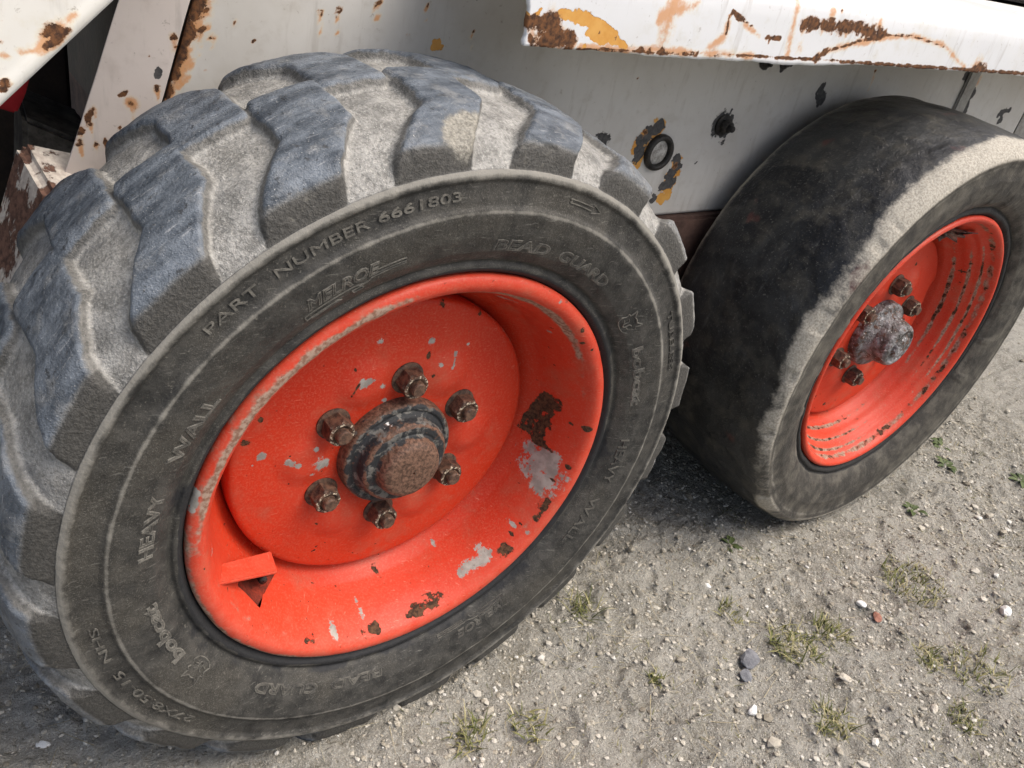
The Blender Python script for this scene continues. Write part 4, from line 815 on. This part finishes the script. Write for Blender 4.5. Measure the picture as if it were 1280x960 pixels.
def stem():
    return lathe('valve_stem', [(.0062, .0), (.0062, -.004), (.0045, -.005), (.0042, -.016), (.0040, -.0175), (.0005, -.018)], 20)
vs = obj('valve_stem', stem(), BLACKB, W1, pol(-137.0, .1680, .062), (0, 0, 0))

# writing on the front tyre
ring_text(W1, 'PART', 135.3, 126.6, .2765, .0072, LETTER); ring_text(W1, 'NUMBER', 123.8, 109.6, .2762, .0072, LETTER)
ring_text(W1, '6661803', 108.2, 95.0, .2765, .0072, LETTER, bold=0.01)
ring_text(W1, 'BEAD', 86.4, 72.6, .2335, .0098, LETTER, True); ring_text(W1, 'GUARD', 69.8, 52.6, .2335, .0098, LETTER, True)
ring_text(W1, 'MELROE', 123.0, 109.3, .2395, .0105, LETTER, True, 0.25)
ring_strokes(W1, 'raised_emblem', [[(0, .75), (0, .25), (.32, .28), (.36, .05)], [(0, .75), (.5, .78), (.55, .55), (.62, .55), (.66, .85), (1, .95)], [(.05, .1), (.33, .12)],
    [(.48, .1), (.46, .42), (.56, .45), (.58, .12), (.48, .1)], [(.7, 1.15), (.72, 1.45), (1, 1.5), (1, 1.15), (.7, 1.15)]], 124.0, 104.5, .2305, .0085, LETTER)
ring_strokes(W1, 'raised_arrow', [[(0, .7), (.72, .7), (.7, 1), (1, .5), (.7, 0), (.72, .3), (0, .3), (.06, .5), (0, .7)]], 74.0, 66.2, .2775, .0078, LETTER, 0.0004)
ring_text(W1, 'bobcat', 28.4, 9.6, .2350, .0110, LETTER, True); ring_text(W1, 'TUBELESS', 32.0, 16.2, .2790, .0060, LETTERB)
HEAD = [[(.0, .2), (.15, .05), (.4, .0), (.6, .0), (.85, .05), (1, .2), (.9, .45), (1, .6), (.85, .62), (.92, 1.0), (.68, .78), (.5, .82), (.32, .78), (.08, 1.0), (.15, .62), (.0, .6), (.1, .45), (.0, .2)],
        [(.3, .5), (.42, .45), (.4, .2), (.5, .12), (.6, .2), (.58, .45), (.7, .5)], [(.2, .3), (.36, .25)], [(.8, .3), (.64, .25)]]
ring_strokes(W1, 'raised_emblem', HEAD, 40.0, 34.4, .2290, .0205, LETTER); ring_strokes(W1, 'raised_emblem', HEAD, -145.0, -150.5, .2290, .0205, LETTER)
ring_text(W1, 'bobcat', -153.6, -171.6, .2350, .0110, LETTER, True)
ring_text(W1, 'HEAVY', -1.0, -14.5, .2345, .0105, LETTERB); ring_text(W1, 'WALL', -19.5, -34.5, .2335, .0105, LETTERB)
ring_text(W1, 'HEAVY', 177.0, 162.5, .2345, .0108, LETTER, True); ring_text(W1, 'WALL', 156.5, 143.0, .2345, .0108, LETTER, True)
ring_text(W1, 'MELROE', -57.0, -72.0, .2335, .0088, LETTERB, True, 0.25)
ring_strokes(W1, 'raised_emblem', [[(0, .75), (0, .35), (.5, .35), (.52, 0)], [(0, .75), (.48, .78), (.55, .5), (1, .55)], [(.62, .1), (1, .1), (1, .3), (.62, .3)]], -56.0, -77.0, .2255, .0075, LETTERB)
ring_text(W1, 'BEAD', -93.5, -108.0, .2315, .0095, LETTERB, True); ring_text(W1, 'GUARD', -111.5, -129.5, .2315, .0095, LETTERB, True)
ring_text(W1, '27X8.50-15', -137.5, -160.0, .2760, .0075, LETTER); ring_text(W1, 'NHS', -163.5, -172.0, .2765, .0066, LETTER)

# ------------------------------------------------------------------ body of the loader (heights below are from the axle line)
def pfield(V, chips):
    out = np.zeros(len(V))
    for c in chips:
        pts = c if isinstance(c, list) else [c]
        for a, b in zip(pts, pts[1:] + pts[-1:]):
            n = max(1, int(math.dist(a[:3], b[:3]) / (0.6 * max(a[3], 1e-4))))
            for k in range(n):
                q = [a[i] + (b[i] - a[i]) * k / n for i in range(4)]
                w_ = np.flatnonzero((np.abs(V[:, 0] - q[0]) < 2 * q[3]) & (np.abs(V[:, 2] - q[2]) < 2 * q[3]))
                if len(w_): d = np.linalg.norm(V[w_] - np.array(q[:3]), axis=1); out[w_] = np.maximum(out[w_], np.clip(1 - 0.5 * d / q[3], 0, 1))
    return out
def painted_sheet(name, V, mat, thick, fields, parent=loader, flip=False, runs=0.0):
    fields = dict(fields)
    if runs:                                             # rust bleeding down the sheet from each larger chip
        ru = [[(*q[:3], q[3] * 0.8), (q[0] + 0.001, q[1], q[2] - runs * q[3], q[3] * 0.3)] for c in fields.get('rust', []) for q in (c if isinstance(c, list) else [c]) if q[3] > 0.0016]
        fields['stain'] = fields.get('stain', []) + ru
    n, m_ = V.shape[:2]; Vf = V.reshape(-1, 3).copy()
    A = {k: pfield(Vf, fields.get(k, [])) for k in ('rust', 'dark', 'ochre', 'stain')}
    me = mesh_np(name, Vf, grid_faces(n, m_, flip=flip), True, A)
    o = obj(name, me, mat, parent, (0, 0, Z0))
    s = o.modifiers.new('thickness', 'SOLIDIFY'); s.thickness = thick; s.offset = -1
    return o
PY = 0.225
def seam_x(z): return -0.150 + (z - 0.264) * 0.2857
u, v = np.meshgrid(np.linspace(0, 1, 380), np.linspace(0.130, 0.438, 90), indexing='ij')
Vp = np.stack([seam_x(v) + (1.340 - seam_x(v)) * u, np.full_like(u, PY), v], -1)
Vp[..., 1] += 0.0022 * fbm(Vp * 7, 3, seed=15)          # beaten sheet
painted_sheet('side_panel', Vp, WHITE, 0.006, F_PANEL, runs=7)
u, v = np.meshgrid(np.linspace(0, 1, 70), np.linspace(0.060, 0.460, 130), indexing='ij')
xl = -0.179 + (v - 0.334) * 0.349
Vu = np.stack([(seam_x(v) - 0.003) * (1 - u) + xl * u, PY + 0.001 + 0.012 * u, v], -1)
Vu[..., 0] += 0.002 * fbm(Vu * 9, 3, seed=20)
painted_sheet('front_upright', Vu, WHITE3, 0.006, F_UPRIGHT, flip=True, runs=5)
# ledge above the wheels: rolled sheet
lp = resample([(.080, .000), (.080, .010), (.080, .044), (.081, .056), (.086, .067), (.096, .075), (.110, .078), (.150, .079), (.235, .080)], 90, 2)
u, k = np.meshgrid(np.r_[np.linspace(0.079, 1.0, 520), np.linspace(1.01, 1.75, 40)], np.arange(90), indexing='ij')
zb = 0.3575 + 0.0125 * np.clip((u - 0.09) / 0.9, 0, 1.2); fr = lp[k, 1] / 0.08
Vl = np.stack([u - 0.010 * (1 - sstep(u, 0.088, 0.20)) * fr, lp[k, 0], zb * (1 - fr) + fr * 0.4375 + 0 * u], -1)
low = np.exp(-fr / 0.06); Vl[..., 2] += low * 0.0016 * fbm(np.stack([u * 60, 0 * u, 0 * u], -1), 4, 0.65, seed=16) + low * 0.004 * fbm(np.stack([u * 7, 0 * u, 0 * u], -1), 2, seed=17)
Vl[..., 1] += 0.0035 * fbm(Vl * 6, 3, seed=18) * (1 - sstep(fr, 0.8, 1.0))
endk = np.exp(-(u - 0.079) / 0.006); Vl[..., 0] += endk * 0.0022 * fbm(Vl * 130, 3, seed=19)
painted_sheet('fender_ledge', Vl, WHITE2, 0.004, F_LEDGE, runs=1.5)
def zbox(name, *a, bevel=0.004, mat=DARK):
    x0, x1, y0, y1, z0, z1 = a
    return obj(name, box(name, x0, x1, y0, y1, z0 + Z0, z1 + Z0, bevel), mat, loader)
zbox('panel_seam_strip', 1.080, 1.112, 0.2195, 0.2255, 0.131, 0.436, bevel=0.002, mat=WHITE_SHADE)
zbox('rear_panel', 1.345, 1.85, 0.226, 0.262, 0.130, 0.437, mat=WHITE_SHADE)
zbox('chain_case', -0.10, 1.85, 0.212, 0.90, -0.120, 0.1285, mat=BELLY)
zbox('engine_cover', 0.10, 1.85, 0.240, 1.10, 0.442, 0.80, mat=DARK)
zbox('body_block', -0.12, 1.85, 0.300, 1.10, 0.135, 0.436, mat=DARK)  # unseen block behind the panel, added to shut light out
zbox('cab_front', -0.85, -0.16, 0.52, 0.60, -0.22, 0.75, mat=DARK)
zbox('upper_body_block', -0.40, 0.08, 0.250, 1.10, 0.442, 0.80, mat=DARK)  # unseen block overhead, added so the cavity falls dark
# lift arm, upper left
d = np.array([0.712, 0.0, 0.702]); nrm = np.array([-0.702, 0.0, 0.712]); p0 = np.array([-0.282, 0.10, 0.296 + Z0])
def arm():
    a = p0 - d * 0.45; b = p0 + d * 0.35; W_ = 0.22
    sec = []
    f = lambda base, s, yy: tuple(base + nrm * s + np.array([0, yy, 0]))
    pr = [(0.000, 0.006), (0.0008, 0.0025), (0.003, 0.0005), (0.007, 0.0), (0.0095, 0.0012), (0.0125, 0.0016), (0.02, 0.0012), (W_, 0.0), (W_, 0.075), (0.0, 0.075)]
    n = 160; V = np.array([[f(a + (b - a) * i / n, s, yy) for s, yy in pr] for i in range(n + 1)])
    # more points across the wide face so that the paint fields resolve
    s_ = np.r_[[q[0] for q in pr[:7]], np.linspace(0.025, W_, 60), [W_, 0.0]]; y_ = np.r_[[q[1] for q in pr[:7]], np.linspace(0.0011, 0.0, 60), [0.030, 0.030]]
    V = np.array([[f(a + (b - a) * i / n, s, yy) for s, yy in zip(s_, y_)] for i in range(n + 1)])
    return V
Va = arm(); n, m_ = Va.shape[:2]
me = mesh_np('lift_arm', Va, np.concatenate([grid_faces(n, m_, False, True, flip=True)]), True, {k: pfield(Va.reshape(-1, 3), F_ARM.get(k, [])) for k in ('rust', 'dark', 'ochre', 'stain')})
obj('lift_arm', me, WHITE4, loader)
# rusty cross tube in front of the tyre
P0 = np.array([-.2515, .27, .218 + Z0]); P1 = np.array([-.2430, .207, .197 + Z0]); ex = np.array([.075, .0, -.019]); dn = np.array([-.030, .0, -.090]) * 2.6
top = [P0, P1, P1 + ex, P0 + ex]
obj('cross_tube', prism('cross_tube', [tuple(q + dn) for q in top], [tuple(q) for q in top], 0.006, 3), FLAKE, loader)
q = np.array([-.205, .42, .16 + Z0])
obj('pivot_block', prism('pivot_block', [(-.232, .40, .08 + Z0), (-.165, .40, .08 + Z0), (-.165, .47, .08 + Z0), (-.232, .47, .08 + Z0)],
    [(-.226, .40, .190 + Z0), (-.165, .38, .165 + Z0), (-.165, .47, .175 + Z0), (-.220, .47, .200 + Z0)], 0.004), DARKG, loader)
obj('red_bracket', prism('red_bracket', [(-.300, .36, .228 + Z0), (-.236, .36, .206 + Z0), (-.228, .36, .222 + Z0), (-.215, .36, .262 + Z0), (-.300, .36, .262 + Z0)],
    [(-.300, .38, .228 + Z0), (-.236, .38, .206 + Z0), (-.228, .38, .222 + Z0), (-.215, .38, .262 + Z0), (-.300, .38, .262 + Z0)], 0.002), RED, loader)
# bolts and plug on the side panel
def hexbolt(name, x, z, r, out, y=PY):
    bm = bmesh.new()
    prof = [(r * 1.55, 0.002, 24, 0), (r * 1.55, -0.0025, 24, 0), (r, -0.003, 24, 1), (r, -out * 0.8, 24, 1), (r * 0.82, -out, 24, 0), (r * 0.5, -out, 24, 0), (r * 0.48, -out * 1.5, 24, 0), (r * 0.40, -out * 1.58, 24, 0)]
    rings = []
    for rad, yy, n_, hx in prof:
        rg = []
        for k_ in range(n_):
            a = 2 * math.pi * k_ / n_; q_ = rad * (math.cos(math.pi / 6) / math.cos((a % (math.pi / 3)) - math.pi / 6) if hx else 1)
            rg.append(bm.verts.new((q_ * math.cos(a), yy, q_ * math.sin(a))))
        rings.append(rg)
    for a, b in zip(rings, rings[1:]):
        for k_ in range(24): bm.faces.new((a[k_], a[(k_ + 1) % 24], b[(k_ + 1) % 24], b[k_]))
    bm.faces.new(rings[-1])
    return obj(name, bm_mesh(name, bm), BLACKB, loader, (x, y, z + Z0))
hexbolt('panel_bolt', .530, .248, .0088, .012)
hexbolt('panel_bolt', .569, .327, .0055, .008); hexbolt('panel_bolt', .608, .329, .0055, .008)
pr = lathe('grease_plug', resample([(.0225, .003), (.0225, -.004), (.0210, -.0065), (.0175, -.0070), (.0155, -.0050), (.0150, .0)], 20), 48)
gp = obj('grease_plug', pr, BLACKB, loader, (.427, PY, .214 + Z0))
obj('plug_face', lathe('plug_face', [(.0152, -.001), (.0130, -.0022), (.0060, -.0030), (.0004, -.0032)], 32), PLUG, gp)
